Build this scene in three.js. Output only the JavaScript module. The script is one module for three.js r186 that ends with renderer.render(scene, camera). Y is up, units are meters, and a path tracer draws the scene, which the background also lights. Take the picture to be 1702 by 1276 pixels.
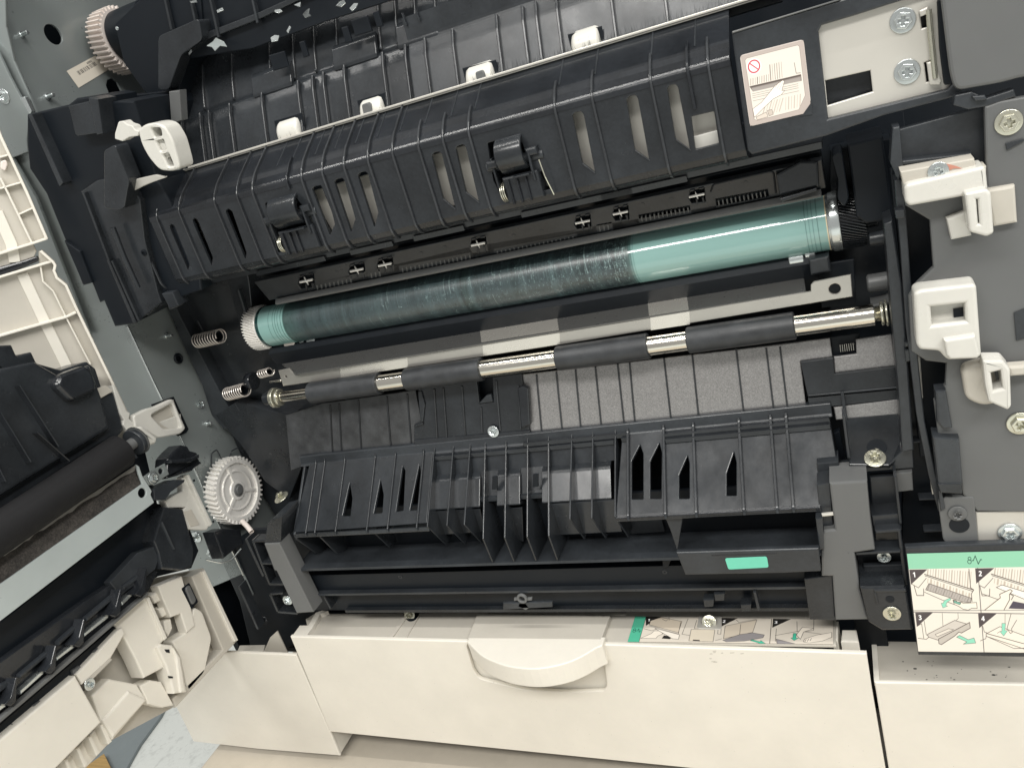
import * as THREE from 'three';
import { mergeGeometries } from 'three/addons/utils/BufferGeometryUtils.js';
import { RectAreaLightUniformsLib } from 'three/addons/lights/RectAreaLightUniformsLib.js';

// ---------------------------------------------------------------- camera
const V = (x, y, z) => new THREE.Vector3(x, y, z);
const FL = 1362, CX = 851, CY = 638;                    // lens, in pixels of the 1702 x 1276 photograph
const eye = V(0.36, 0.5, 0.42);
// machine axes seen from the camera (right, down, forward), from the vanishing points of its long and upright edges
const AX = V(2178 + CX, CY - 1028, -FL).normalize();
const AY0 = V(CX - 1921, CY - 4190, -FL);
const AY = AY0.clone().addScaledVector(AX, -AY0.dot(AX)).normalize();
const AZ = AX.clone().cross(AY);
const scene = new THREE.Scene();
const camera = new THREE.PerspectiveCamera(2 * Math.atan(CY / FL) * 180 / Math.PI, 1702 / 1276, 0.02, 30);
camera.position.copy(eye);
camera.up.set(-AX.y, -AY.y, -AZ.y);
camera.lookAt(eye.clone().add(V(AX.z, AY.z, AZ.z)));
camera.updateMatrixWorld(true);

// ---------------------------------------------------------------- light: ceiling lamps of the room and its even, pale walls
const renderer = new THREE.WebGLRenderer({ antialias: true });
renderer.toneMapping = THREE.LinearToneMapping;
renderer.toneMappingExposure = 0.87;
renderer.shadowMap.enabled = true;
scene.background = new THREE.Color().setRGB(0.5, 0.495, 0.48);
RectAreaLightUniformsLib.init();
function ceilingLamp(x, z, w, d, power, turn = 0) {
  const l = new THREE.RectAreaLight(new THREE.Color().setRGB(1, 0.98, 0.94), power, w, d);
  l.position.set(x, 2.35, z); l.lookAt(x, 0, z); if (turn) l.rotateZ(turn);
  scene.add(l);
}
ceilingLamp(0.15, 0.5, 2.8, 0.035, 85);
ceilingLamp(0.6, 1.8, 2.8, 0.5, 24);
ceilingLamp(2.3, 0.9, 0.5, 2.6, 20);

// ---------------------------------------------------------------- helpers
let seed = 7;
const rnd = () => { seed = (seed + 0x6d2b79f5) | 0; let t = Math.imul(seed ^ (seed >>> 15), 1 | seed); t = (t + Math.imul(t ^ (t >>> 7), 61 | t)) ^ t; return ((t ^ (t >>> 14)) >>> 0) / 4294967296; };
const ray = (px, py) => { const r = V((px - CX) / FL, (py - CY) / FL, 1); return V(r.dot(AX), r.dot(AY), r.dot(AZ)); };
const FZ = (z) => ({ o: V(0, 0, z), u: V(1, 0, 0), v: V(0, 1, 0), n: V(0, 0, 1) });      // surface that faces out of the machine
const FX = (x) => ({ o: V(x, 0, 0), u: V(0, 0, -1), v: V(0, 1, 0), n: V(1, 0, 0) });     // side wall
const FY = (y) => ({ o: V(0, y, 0), u: V(1, 0, 0), v: V(0, 0, -1), n: V(0, 1, 0) });     // level surface
function FP(a, b, c) {                                                                     // through three points
  const u = b.clone().sub(a).normalize(), n = u.clone().cross(c.clone().sub(a)).normalize();
  if (n.dot(eye.clone().sub(a)) < 0) n.negate();
  return { o: a.clone(), u, v: n.clone().cross(u), n };
}
const lift = (f, d) => ({ ...f, o: f.o.clone().addScaledVector(f.n, d) });
const hit = (f, px, py) => { const d = ray(px, py); return eye.clone().addScaledVector(d, f.o.clone().sub(eye).dot(f.n) / d.dot(f.n)); };
const WZ = (px, py, z) => hit(FZ(z), px, py);
const WX = (px, py, x) => hit(FX(x), px, py);
const WY = (px, py, y) => hit(FY(y), px, py);
const loc = (f, p) => { const d = p.clone().sub(f.o); return new THREE.Vector2(d.dot(f.u), d.dot(f.v)); };
const yz = (px, py, z) => [WZ(px, py, z).y, z];                                           // [y, z] of a long edge
const lineX = (px, py, z) => WZ(px, py, z).x;
function pathOf(Kind, pts, r) {
  const s = new Kind(), n = pts.length;
  if (!r) { pts.forEach((p, i) => (i ? s.lineTo(p.x, p.y) : s.moveTo(p.x, p.y))); s.closePath(); return s; }
  pts.forEach((p, i) => {
    const a = pts[(i + n - 1) % n], b = pts[(i + 1) % n], da = a.clone().sub(p), db = b.clone().sub(p);
    const k = Math.min(r, da.length() * 0.45, db.length() * 0.45);
    const s0 = p.clone().addScaledVector(da.normalize(), k), s1 = p.clone().addScaledVector(db.normalize(), k);
    if (i) s.lineTo(s0.x, s0.y); else s.moveTo(s0.x, s0.y);
    s.quadraticCurveTo(p.x, p.y, s1.x, s1.y);
  });
  s.closePath(); return s;
}
const ccw = (p) => (THREE.ShapeUtils.isClockWise(p) ? p.reverse() : p);
const cw = (p) => (THREE.ShapeUtils.isClockWise(p) ? p : p.reverse());
function extrudeOn(f, pts, th, o = {}) {                     // pts: 2-D points on the frame; the front lies on the frame
  const b = Math.min(o.bev ?? 0.0005, th * 0.45);
  const s = pathOf(THREE.Shape, ccw(pts.slice()), o.r);
  for (const h of o.holes ?? []) s.holes.push(pathOf(THREE.Path, cw(h.slice()), o.hr));
  const g = new THREE.ExtrudeGeometry(s, { depth: th - 2 * b, bevelEnabled: b > 0, bevelThickness: b, bevelSize: b, bevelOffset: -b, bevelSegments: o.seg ?? 2, curveSegments: o.cs ?? 5 });
  g.translate(0, 0, -(th - b));
  g.applyMatrix4(new THREE.Matrix4().makeBasis(f.u, f.v, f.n).setPosition(f.o));
  return g;
}
const onF = (f, px) => px.map((p) => (p.isVector2 ? p : loc(f, hit(f, p[0], p[1]))));
const slab = (f, px, th, o = {}) => extrudeOn(f, onF(f, px), th, { ...o, holes: (o.holes ?? []).map((h) => onF(f, h)) });
const circ = (f, px, py, r, n = 20) => { const c = loc(f, hit(f, px, py)); return Array.from({ length: n }, (_, i) => new THREE.Vector2(c.x + r * Math.cos(i / n * 6.2832), c.y + r * Math.sin(i / n * 6.2832))); };
const box = (x0, x1, y0, y1, z0, z1, bev = 0.0005) => extrudeOn(FZ(z1), [[x0, y0], [x1, y0], [x1, y1], [x0, y1]].map((p) => new THREE.Vector2(...p)), z1 - z0, { bev });
const prof = (pts, x0, x1, o = {}) => extrudeOn(FX(x1), pts.map(([y, z]) => new THREE.Vector2(-z, y)), x1 - x0, { bev: 0.0004, ...o });   // closed [y, z] outline along x
function offset(line, d) {                                   // [y, z] polyline moved by d, outward = towards +z for a line that runs down
  return line.map((p, i) => {
    const a = line[Math.max(0, i - 1)], b = line[Math.min(line.length - 1, i + 1)];
    const n1 = nrm(a, p), n2 = nrm(p, b);
    const n = i === 0 ? n2 : i === line.length - 1 ? n1 : [n1[0] + n2[0], n1[1] + n2[1]];
    const l = Math.hypot(...n), c = i === 0 || i === line.length - 1 ? 1 : Math.max(0.4, (n1[0] * n[0] + n1[1] * n[1]) / l);
    return [p[0] + n[0] / l * d / c, p[1] + n[1] / l * d / c];
  });
  function nrm(a, b) { const dy = b[0] - a[0], dz = b[1] - a[1], l = Math.hypot(dy, dz) || 1; return [dz / l, -dy / l]; }
}
const sheet = (line, x0, x1, th, o = {}) => prof([...line, ...offset(line, -th).reverse()], x0, x1, o);            // bent sheet
const rib = (line, x, h, w = 0.0011, o = {}) => prof([...offset(line, h), ...offset(line, -0.0003).reverse()], x - w / 2, x + w / 2, { bev: 0.00035, seg: 3, ...o });
function smooth(line, r, n = 4) {                            // rounds the corners of a polyline
  const out = [line[0]];
  for (let i = 1; i < line.length - 1; i++) {
    const p = line[i], a = line[i - 1], b = line[i + 1], la = Math.hypot(a[0] - p[0], a[1] - p[1]), lb = Math.hypot(b[0] - p[0], b[1] - p[1]), k = Math.min(r, la * 0.45, lb * 0.45);
    const s = [p[0] + (a[0] - p[0]) * k / la, p[1] + (a[1] - p[1]) * k / la], e = [p[0] + (b[0] - p[0]) * k / lb, p[1] + (b[1] - p[1]) * k / lb];
    for (let j = 0; j <= n; j++) { const t = j / n, q = 1 - t; out.push([q * q * s[0] + 2 * q * t * p[0] + t * t * e[0], q * q * s[1] + 2 * q * t * p[1] + t * t * e[1]]); }
  }
  out.push(line[line.length - 1]); return out;
}
const latheX = (pts, x0, y, z, seg = 40) => {                // pts: [distance along x, radius]
  const g = new THREE.LatheGeometry(pts.map(([d, r]) => new THREE.Vector2(Math.max(r, 1e-5), d)), seg);
  g.rotateZ(-Math.PI / 2); g.translate(x0, y, z); return g;
};
const cylX = (x0, x1, y, z, r, b = 0.0006, seg = 40) => { const L = x1 - x0; return latheX([[0, 0], [0, r - b], [b * 0.3, r - b * 0.3], [b, r], [L - b, r], [L - b * 0.3, r - b * 0.3], [L, r - b], [L, 0]], x0, y, z, seg); };
function tube(pts, r, seg = 60, rs = 8) { return new THREE.TubeGeometry(new THREE.CatmullRomCurve3(pts, false, 'catmullrom', 0.2), seg, r, rs); }
function helix(a, b, R, turns, r) {                          // coil spring from a to b
  const d = b.clone().sub(a), L = d.length(), n = d.clone().normalize(), u = V(0, 1, 0).cross(n).normalize(), v = n.clone().cross(u), N = turns * 14, pts = [];
  for (let i = 0; i <= N; i++) { const t = i / N * turns * 6.2832; pts.push(a.clone().addScaledVector(n, L * i / N).addScaledVector(u, R * Math.cos(t)).addScaledVector(v, R * Math.sin(t))); }
  return new THREE.TubeGeometry(new THREE.CatmullRomCurve3(pts), N * 2, r, 6);
}
function gearX(x0, x1, y, z, rIn, rOut, n, twist, hub = 0) { // toothed wheel along x
  const s = new THREE.Shape();
  for (let i = 0; i < n; i++) {
    const a = i / n * 6.2832, q = 6.2832 / n;
    [[0, rIn], [0.22, rIn], [0.36, rOut], [0.62, rOut], [0.78, rIn]].forEach(([k, r], j) => { const X = r * Math.cos(a + k * q), Y = r * Math.sin(a + k * q); i + j ? s.lineTo(X, Y) : s.moveTo(X, Y); });
  }
  if (hub) s.holes.push(new THREE.Path().absarc(0, 0, hub, 0, 6.2832, true));
  const L = x1 - x0, g = new THREE.ExtrudeGeometry(s, { depth: L, bevelEnabled: false, steps: twist ? 4 : 1, curveSegments: 24 });
  const p = g.attributes.position;
  for (let i = 0; i < p.count; i++) { const a = twist * p.getZ(i) / L, X = p.getX(i), Y = p.getY(i); p.setXY(i, X * Math.cos(a) - Y * Math.sin(a), X * Math.sin(a) + Y * Math.cos(a)); }
  g.computeVertexNormals(); g.rotateY(Math.PI / 2); g.translate(x0, y, z); return g;
}
function boxUV(g) {                                          // texture coordinates in metres, from the side each face looks to
  if (g.userData.keepUV) return g;
  const p = g.attributes.position, n = g.attributes.normal, uv = new Float32Array(p.count * 2);
  for (let i = 0; i < p.count; i++) {
    const x = Math.abs(n.getX(i)), y = Math.abs(n.getY(i)), z = Math.abs(n.getZ(i));
    const [a, b] = z >= x && z >= y ? [p.getX(i), p.getY(i)] : x >= y ? [p.getZ(i), p.getY(i)] : [p.getX(i), p.getZ(i)];
    uv[2 * i] = a; uv[2 * i + 1] = b;
  }
  g.setAttribute('uv', new THREE.BufferAttribute(uv, 2)); return g;
}
const bare = (g) => { const h = g.index ? g.toNonIndexed() : g; for (const k of Object.keys(h.attributes)) if (!['position', 'normal', 'uv'].includes(k)) h.deleteAttribute(k); return h; };
const merge = (list) => (list.length === 1 ? list[0] : mergeGeometries(list.map(bare)));

// ---------------------------------------------------------------- things and parts
const used = {}, things = [];
const numbered = (name) => { used[name] = (used[name] ?? -1) + 1; return used[name] ? name + '_' + String(used[name]).padStart(3, '0') : name; };
function thing(name, label, category, group) {
  const o = new THREE.Group(); o.name = numbered(name); o.userData = { label, category };
  if (group) o.userData.group = group;
  scene.add(o); things.push(o); return o;
}
function part(parent, name, geos, m, label) {
  const me = new THREE.Mesh(boxUV(merge([geos].flat())), m);
  me.name = name; me.castShadow = me.receiveShadow = true;
  if (label) me.userData.label = label;
  parent.add(me); return me;
}
function settle() {                                          // each thing's origin goes to the middle of its base
  for (const o of things) {
    if (o.userData.placed) { delete o.userData.placed; continue; }
    const b = new THREE.Box3().setFromObject(o), c = V((b.min.x + b.max.x) / 2, b.min.y, (b.min.z + b.max.z) / 2);
    o.children.forEach((k) => k.position.sub(c)); o.position.copy(c);
  }
}
function decal(f, px, canvas, name, parent, o = {}) {        // printed sticker: corners left top, right top, right bottom, left bottom
  const q = px.map((p) => (p.isVector3 ? p : hit(f, p[0], p[1]))), N = 6, pos = [], uv = [], idx = [];
  for (let j = 0; j <= N; j++) for (let i = 0; i <= N; i++) {
    const s = i / N, t = j / N, a = q[0].clone().lerp(q[1], s), b = q[3].clone().lerp(q[2], s), p = a.lerp(b, t);
    pos.push(p.x, p.y, p.z); uv.push(s, 1 - t);
  }
  for (let j = 0; j < N; j++) for (let i = 0; i < N; i++) { const k = j * (N + 1) + i; idx.push(k, k + N + 1, k + 1, k + 1, k + N + 1, k + N + 2); }
  const g = new THREE.BufferGeometry(); g.setAttribute('position', new THREE.Float32BufferAttribute(pos, 3)); g.setAttribute('uv', new THREE.Float32BufferAttribute(uv, 2)); g.setIndex(idx); g.computeVertexNormals();
  g.userData.keepUV = true;
  const t = new THREE.CanvasTexture(canvas); t.colorSpace = THREE.SRGBColorSpace; t.anisotropy = 8;
  return part(parent, name, g, new THREE.MeshStandardMaterial({ map: t, roughness: o.rough ?? 0.45, side: THREE.DoubleSide, ...(o.alpha ? { alphaTest: 0.5, transparent: false } : {}) }));
}
// screws: hexagonal washer head with a cross recess, or a round one
const screwGeo = {};
function screwShape(kind) {
  if (screwGeo[kind]) return screwGeo[kind];
  const s = new THREE.Shape(), cross = new THREE.Path(), c = 0.11, e = 0.36, list = [];
  if (kind === 'hex') for (let i = 0; i < 6; i++) { const a = i / 6 * 6.2832 + 0.3; i ? s.lineTo(0.74 * Math.cos(a), 0.74 * Math.sin(a)) : s.moveTo(0.74 * Math.cos(a), 0.74 * Math.sin(a)); }
  else s.absarc(0, 0, kind === 'flat' ? 0.85 : 0.8, 0, 6.2832);
  const cr = [[c, c], [e, c], [e, -c], [c, -c], [c, -e], [-c, -e], [-c, -c], [-e, -c], [-e, c], [-c, c], [-c, e], [c, e]].map(([x, y]) => [x * 0.92 - y * 0.39, x * 0.39 + y * 0.92]);
  cr.forEach(([x, y], i) => (i ? cross.lineTo(x, y) : cross.moveTo(x, y))); cross.closePath(); s.holes.push(cross);
  const h = kind === 'flat' ? 0.16 : 0.3;
  const head = new THREE.ExtrudeGeometry(s, { depth: h, bevelEnabled: true, bevelThickness: kind === 'hex' ? 0.12 : 0.2, bevelSize: kind === 'hex' ? 0.1 : 0.16, bevelOffset: kind === 'hex' ? -0.1 : -0.16, bevelSegments: 4, curveSegments: 16 });
  head.translate(0, 0, 0.1); list.push(head);
  const pan = new THREE.CylinderGeometry(0.7, 0.7, 0.06, 24); pan.rotateX(Math.PI / 2); pan.translate(0, 0, 0.12); list.push(pan);
  if (kind !== 'flat') { const w = new THREE.LatheGeometry([[0, 0], [1, 0], [1.02, 0.08], [0.95, 0.17], [0, 0.18]].map(([r, y]) => new THREE.Vector2(Math.max(r, 1e-4), y)), 32); w.rotateX(Math.PI / 2); list.push(w); }
  return (screwGeo[kind] = boxUV(merge(list)));
}
function screw(parent, f, px, py, rpx, kind, m, name = 'screw') {
  const p = hit(f, px, py), d = eye.clone().sub(p), r = rpx * (d.dot(V(-AX.z, -AY.z, -AZ.z))) / FL;
  const me = new THREE.Mesh(screwShape(kind), m); me.name = name; me.castShadow = me.receiveShadow = true;
  me.quaternion.setFromRotationMatrix(new THREE.Matrix4().makeBasis(f.u, f.v, f.n)); me.position.copy(p); me.scale.setScalar(r);
  me.rotateZ(rnd() * 3); parent.add(me); return me;
}
const pxLen = (p) => eye.clone().sub(p).dot(V(-AX.z, -AY.z, -AZ.z)) / FL;   // metres that one photo pixel spans there
function bevRing(f, px, py, r0, r1, th) { return slab(f, circ(f, px, py, r1, 28), th, { holes: [circ(f, px, py, r0, 28)], bev: th * 0.3 }); }

// ---------------------------------------------------------------- materials
function noise(size, octaves, fn, srgb = false, sd = 1) {   // tileable value noise; fn turns (n, fine, x, y) into [r, g, b] 0..1
  const hash = (x, y, k) => { let h = (x * 374761393 + y * 668265263 + k * 1442695041 + sd * 974634777) | 0; h = Math.imul(h ^ (h >>> 13), 1274126177); return ((h ^ (h >>> 16)) >>> 0) / 4294967296; };
  const val = (x, y, p, k) => { const X = x * p, Y = y * p, ix = Math.floor(X), iy = Math.floor(Y), fx = X - ix, fy = Y - iy, sx = fx * fx * (3 - 2 * fx), sy = fy * fy * (3 - 2 * fy), h = (a, b) => hash((ix + a) % p, (iy + b) % p, k); return (h(0, 0) * (1 - sx) + h(1, 0) * sx) * (1 - sy) + (h(0, 1) * (1 - sx) + h(1, 1) * sx) * sy; };
  const data = new Uint8Array(size * size * 4);
  for (let y = 0; y < size; y++) for (let x = 0; x < size; x++) {
    let n = 0, w = 0; octaves.forEach(([p, a], k) => { n += a * val(x / size, y / size, p, k); w += a; });
    const c = fn(n / w, hash(x, y, 99), x / size, y / size);
    for (let j = 0; j < 3; j++) data[(y * size + x) * 4 + j] = Math.max(0, Math.min(255, c[j] * 255));
    data[(y * size + x) * 4 + 3] = 255;
  }
  const t = new THREE.DataTexture(data, size, size); t.wrapS = t.wrapT = THREE.RepeatWrapping; t.magFilter = THREE.LinearFilter; t.minFilter = THREE.LinearMipmapLinearFilter; t.generateMipmaps = true;
  if (srgb) t.colorSpace = THREE.SRGBColorSpace; t.needsUpdate = true; return t;
}
const rep = (t, m) => { const c = t.clone(); c.repeat.set(1 / m, 1 / m); c.needsUpdate = true; return c; };    // one tile = m metres
const tGrain = noise(256, [[128, 1], [64, 1]], (n, f) => { const v = n * 0.6 + f * 0.4; return [v, v, v]; });
const tSmudge = noise(512, [[4, 4], [9, 3], [23, 2], [61, 1]], (n, f) => { const v = 0.8 + 0.6 * (n - 0.5); return [v, v, v]; });
const tDust = noise(512, [[3, 3], [8, 3], [19, 2], [128, 1.5]], (n, f) => { const d = f > 0.9985 ? 0.5 : 0, v = Math.min(1, 0.84 + 0.55 * (n - 0.5) + (f - 0.5) * 0.06 + d); return [v, v, v * 1.01]; }, true, 3);
const tSpeck = noise(512, [[200, 1], [120, 1]], (n, f) => { const v = Math.max(0.3, Math.min(1, 0.88 + 0.28 * (n - 0.5) + (f - 0.5) * 0.06)); return [v, v * 0.995, v * 0.99]; }, true, 5);
const tPaper = noise(512, [[5, 3], [14, 2], [60, 1]], (n, f) => { const v = 0.96 + 0.05 * (n - 0.5) - (f > 0.99985 ? 0.22 : 0); return [v, v * 0.995, v * 0.985]; }, true, 9);
const tBrush = (() => { const t = noise(256, [[2, 1]], (n, f, x, y) => [0.5, 0.5, 0.5]); const d = t.image.data; for (let y = 0; y < 256; y++) { const r = rnd(); for (let x = 0; x < 256; x++) { const v = 110 + r * 70 + rnd() * 20; for (let j = 0; j < 3; j++) d[(y * 256 + x) * 4 + j] = v; } } return t; })();
function mat(r, g, b, rough, o = {}) {
  const { grain, dust, metal, smudge, paper, ...rest } = o, m = new THREE.MeshPhysicalMaterial({ color: new THREE.Color().setRGB(r, g, b), roughness: rough, metalness: metal ?? 0, ...rest });
  if (grain) { m.bumpMap = rep(tGrain, 0.02); m.bumpScale = grain; }
  if (dust) m.map = rep(tDust, dust);
  if (paper) m.map = rep(tPaper, paper);
  m.roughnessMap = rep(tSmudge, smudge ?? 0.11);
  return m;
}
const M = {
  black: mat(0.029, 0.033, 0.037, 0.3, { dust: 0.13, smudge: 0.06 }),
  blackGloss: mat(0.024, 0.027, 0.031, 0.22, { dust: 0.17 }),
  ribGloss: mat(0.05, 0.054, 0.058, 0.2, { dust: 0.2 }),  // lighter than the cover plastic, painting in part of the rib highlights
  deep: mat(0.008, 0.0105, 0.014, 0.5, { specularIntensity: 0.5 }),  // near-black; the navy shade of the cavities is put into this colour
  nickel: mat(0.86, 0.84, 0.8, 0.35, { metal: 0.2 }),
  coil: mat(0.78, 0.72, 0.66, 0.3, { metal: 0.5 }),
  grey: mat(0.125, 0.13, 0.133, 0.5, { paper: 0.3 }),
  charcoal: mat(0.036, 0.041, 0.046, 0.42, { grain: 0.00002, dust: 0.15 }),
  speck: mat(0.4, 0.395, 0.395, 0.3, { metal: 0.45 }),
  steel: mat(0.30, 0.335, 0.34, 0.4, { metal: 0.35, paper: 0.5 }),
  chrome: mat(0.72, 0.69, 0.62, 0.2, { metal: 1 }),
  zinc: mat(0.62, 0.66, 0.66, 0.28, { metal: 0.85 }),
  brass: mat(0.6, 0.59, 0.49, 0.3, { metal: 0.8 }),
  plate: mat(0.6, 0.58, 0.53, 0.45, { metal: 0.35 }),
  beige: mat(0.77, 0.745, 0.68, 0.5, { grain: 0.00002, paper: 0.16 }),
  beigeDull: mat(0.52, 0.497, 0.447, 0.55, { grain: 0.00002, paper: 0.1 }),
  cream: mat(0.64, 0.635, 0.60, 0.38, { paper: 0.09 }),
  pink: mat(0.78, 0.71, 0.67, 0.45, { paper: 0.05 }),
  rubber: mat(0.045, 0.049, 0.053, 0.62, { dust: 0.06 }),
  mint: mat(0.16, 0.62, 0.46, 0.45, { paper: 0.1 }),
  strip: mat(0.5, 0.56, 0.57, 0.5, { metal: 0.2, paper: 0.2 }),
};
M.speck.map = rep(tSpeck, 0.05); M.speck.bumpMap = rep(tGrain, 0.012); M.speck.bumpScale = 0.000012;

// ================================================================ the machine's shell: closes the cavity behind everything
{
  const t = thing('machine_body', 'dark inner shell of the opened copier behind drum and rollers', 'copier body');
  part(t, 'back_panel', box(-0.13, 0.62, 0.02, 0.78, -0.135, -0.125), M.deep);
  part(t, 'left_skin', box(-0.132, -0.126, 0.12, 0.78, -0.125, 0.028), M.deep);
  part(t, 'right_skin', box(0.614, 0.62, 0.02, 0.78, -0.125, 0.03), M.deep);
  part(t, 'top_panel', box(-0.126, 0.614, 0.77, 0.78, -0.125, -0.05), M.deep);
  part(t, 'inner_floor', box(-0.126, 0.614, 0.135, 0.14, -0.125, 0.02), M.deep);
}
// ================================================================ left side frame of grey sheet steel
const XL = -0.084, fW = FX(XL), fFl = FZ(0.03);
{
  const t = thing('steel_chassis', 'grey sheet steel side wall with studs, holes and a barcode sticker, left of the drum', 'machine frame');
  const fold = [[5, -160], [9, -40], [10, 0], [11, 45], [25, 101], [49, 154], [212, 542], [257, 638], [300, 726], [345, 829], [405, 955], [420, 990]];
  const line = onF(fW, fold), back = [new THREE.Vector2(0.12, line[line.length - 1].y), new THREE.Vector2(0.12, line[0].y)];
  part(t, 'wall_plate', slab(fW, [...line, ...back], 0.0016, {
    bev: 0.0004, holes: [circ(fW, 88, 57, 0.0062, 26), [[176, 142], [178, 133], [186, 130], [194, 136], [201, 150], [209, 166], [187, 172]], circ(fW, 295, 596, 0.0034, 20), circ(fW, 200, 133, 0.0001, 4)],
  }), M.steel);
  part(t, 'front_flange', slab(fFl, [[-90, -170], [3, -160], [7, -40], [8, 0], [9, 45], [22, 101], [46, 154], [209, 542], [254, 638], [297, 726], [342, 829], [402, 955], [330, 985], [-90, 60]], 0.0016), M.steel);
  const f2 = FZ(0.0345);
  part(t, 'hinge_strip', slab(f2, [[-60, 30], [-4, 88], [16, 130], [34, 164], [48, 188], [44, 235], [46, 252], [20, 262], [60, 330], [150, 560], [100, 560], [-60, 330]], 0.002), M.steel);
  const bead = fold.slice(2, 6).map((p) => hit(fW, p[0], p[1]).add(V(-0.0004, 0, 0.0002))), bead2 = fold.slice(6, 11).map((p) => hit(fW, p[0], p[1]).add(V(-0.0004, 0, 0.0002)));
  part(t, 'fold_edge', tube(bead, 0.0009, 40, 8), M.zinc); part(t, 'fold_edge', tube(bead2, 0.0009, 40, 8), M.zinc);
  part(t, 'fold_bead', slab(f2, [[33, 162], [39, 160], [52, 187], [47, 190]], 0.003, { r: 0.001 }), M.zinc);
  screw(t, f2, 6, 160, 12, 'hex', M.zinc);
  for (const [px, py, dx] of [[35, 58, 0.0058], [78, 161, 0.0058], [276, 558, 0.0052], [344, 704, 0.004]]) {
    const p = hit(fW, px, py);
    part(t, 'stud', [cylX(p.x - 0.001, p.x + dx, p.y, p.z, 0.0013, 0.0003, 18), cylX(p.x - 0.001, p.x + 0.0009, p.y, p.z, 0.0021, 0.0003, 18)], M.zinc);
  }
  const q = hit(fW, 295, 596);
  part(t, 'grommet', [latheX([[0, 0.0022], [0.0012, 0.0024], [0.0016, 0.003], [0.0012, 0.0037], [0, 0.0038]], q.x, q.y, q.z, 28), cylX(q.x - 0.004, q.x - 0.001, q.y, q.z, 0.0036, 0.0003, 20)], M.deep);
  screw(t, fW, 331, 672, 11, 'flat', M.zinc); screw(t, lift(fFl, 0.0002), 326, 892, 10, 'round', M.zinc); screw(t, lift(fFl, 0.0002), 353, 919, 10, 'round', M.zinc);
  // barcode sticker
  const c = document.createElement('canvas'); c.width = 420; c.height = 190; const k = c.getContext('2d');
  k.fillStyle = '#e9e1d2'; k.fillRect(0, 0, 420, 190); k.fillStyle = '#3a3836';
  let x = 95; while (x < 350) { const w = 3 + Math.floor(rnd() * 3) * 3; k.fillRect(x, 48, w, 44); x += w + 4 + Math.floor(rnd() * 3) * 3; }
  k.font = 'bold 30px monospace'; k.fillText('W8M2', 262, 40);
  decal(lift(fW, 0.0003), [[110, 118], [158, 92], [181, 115], [130, 146]], c, 'barcode_sticker', t);
}
// ================================================================ gear and black end cover of the fuser, top left
{
  const p = WX(206, 64, XL + 0.017);
  const g = thing('pinion', 'pale pink plastic gear half hidden by a black cover, beside the barcode sticker', 'gear');
  part(g, 'toothed_rim', gearX(XL + 0.006, XL + 0.018, p.y, p.z, 0.0185, 0.0208, 38, 0.1, 0.0145), M.pink);
  part(g, 'web', cylX(XL + 0.009, XL + 0.015, p.y, p.z, 0.0146), M.pink);
  const t = thing('fuser_end_cover', 'black plastic end housing of the fuser at the pale pink gear', 'cover');
  part(t, 'round_housing', [cylX(XL + 0.0185, XL + 0.045, p.y, p.z, 0.0172, 0.001), cylX(XL + 0.045, XL + 0.06, p.y - 0.002, p.z, 0.013, 0.001)], M.deep);
  part(t, 'foot_block', slab(FZ(0.0), [[190, 40], [262, -30], [330, -40], [338, 60], [300, 110], [296, 178], [262, 176], [238, 150], [205, 104]], 0.03), M.deep);
  part(t, 'arm', slab(FZ(0.008), [[262, 60], [330, 30], [336, 66], [300, 92], [280, 150], [262, 150]], 0.01, { r: 0.003 }), M.black);
  screw(t, FZ(0.0205), 194, 47, 3, 'round', M.zinc);
}
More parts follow.
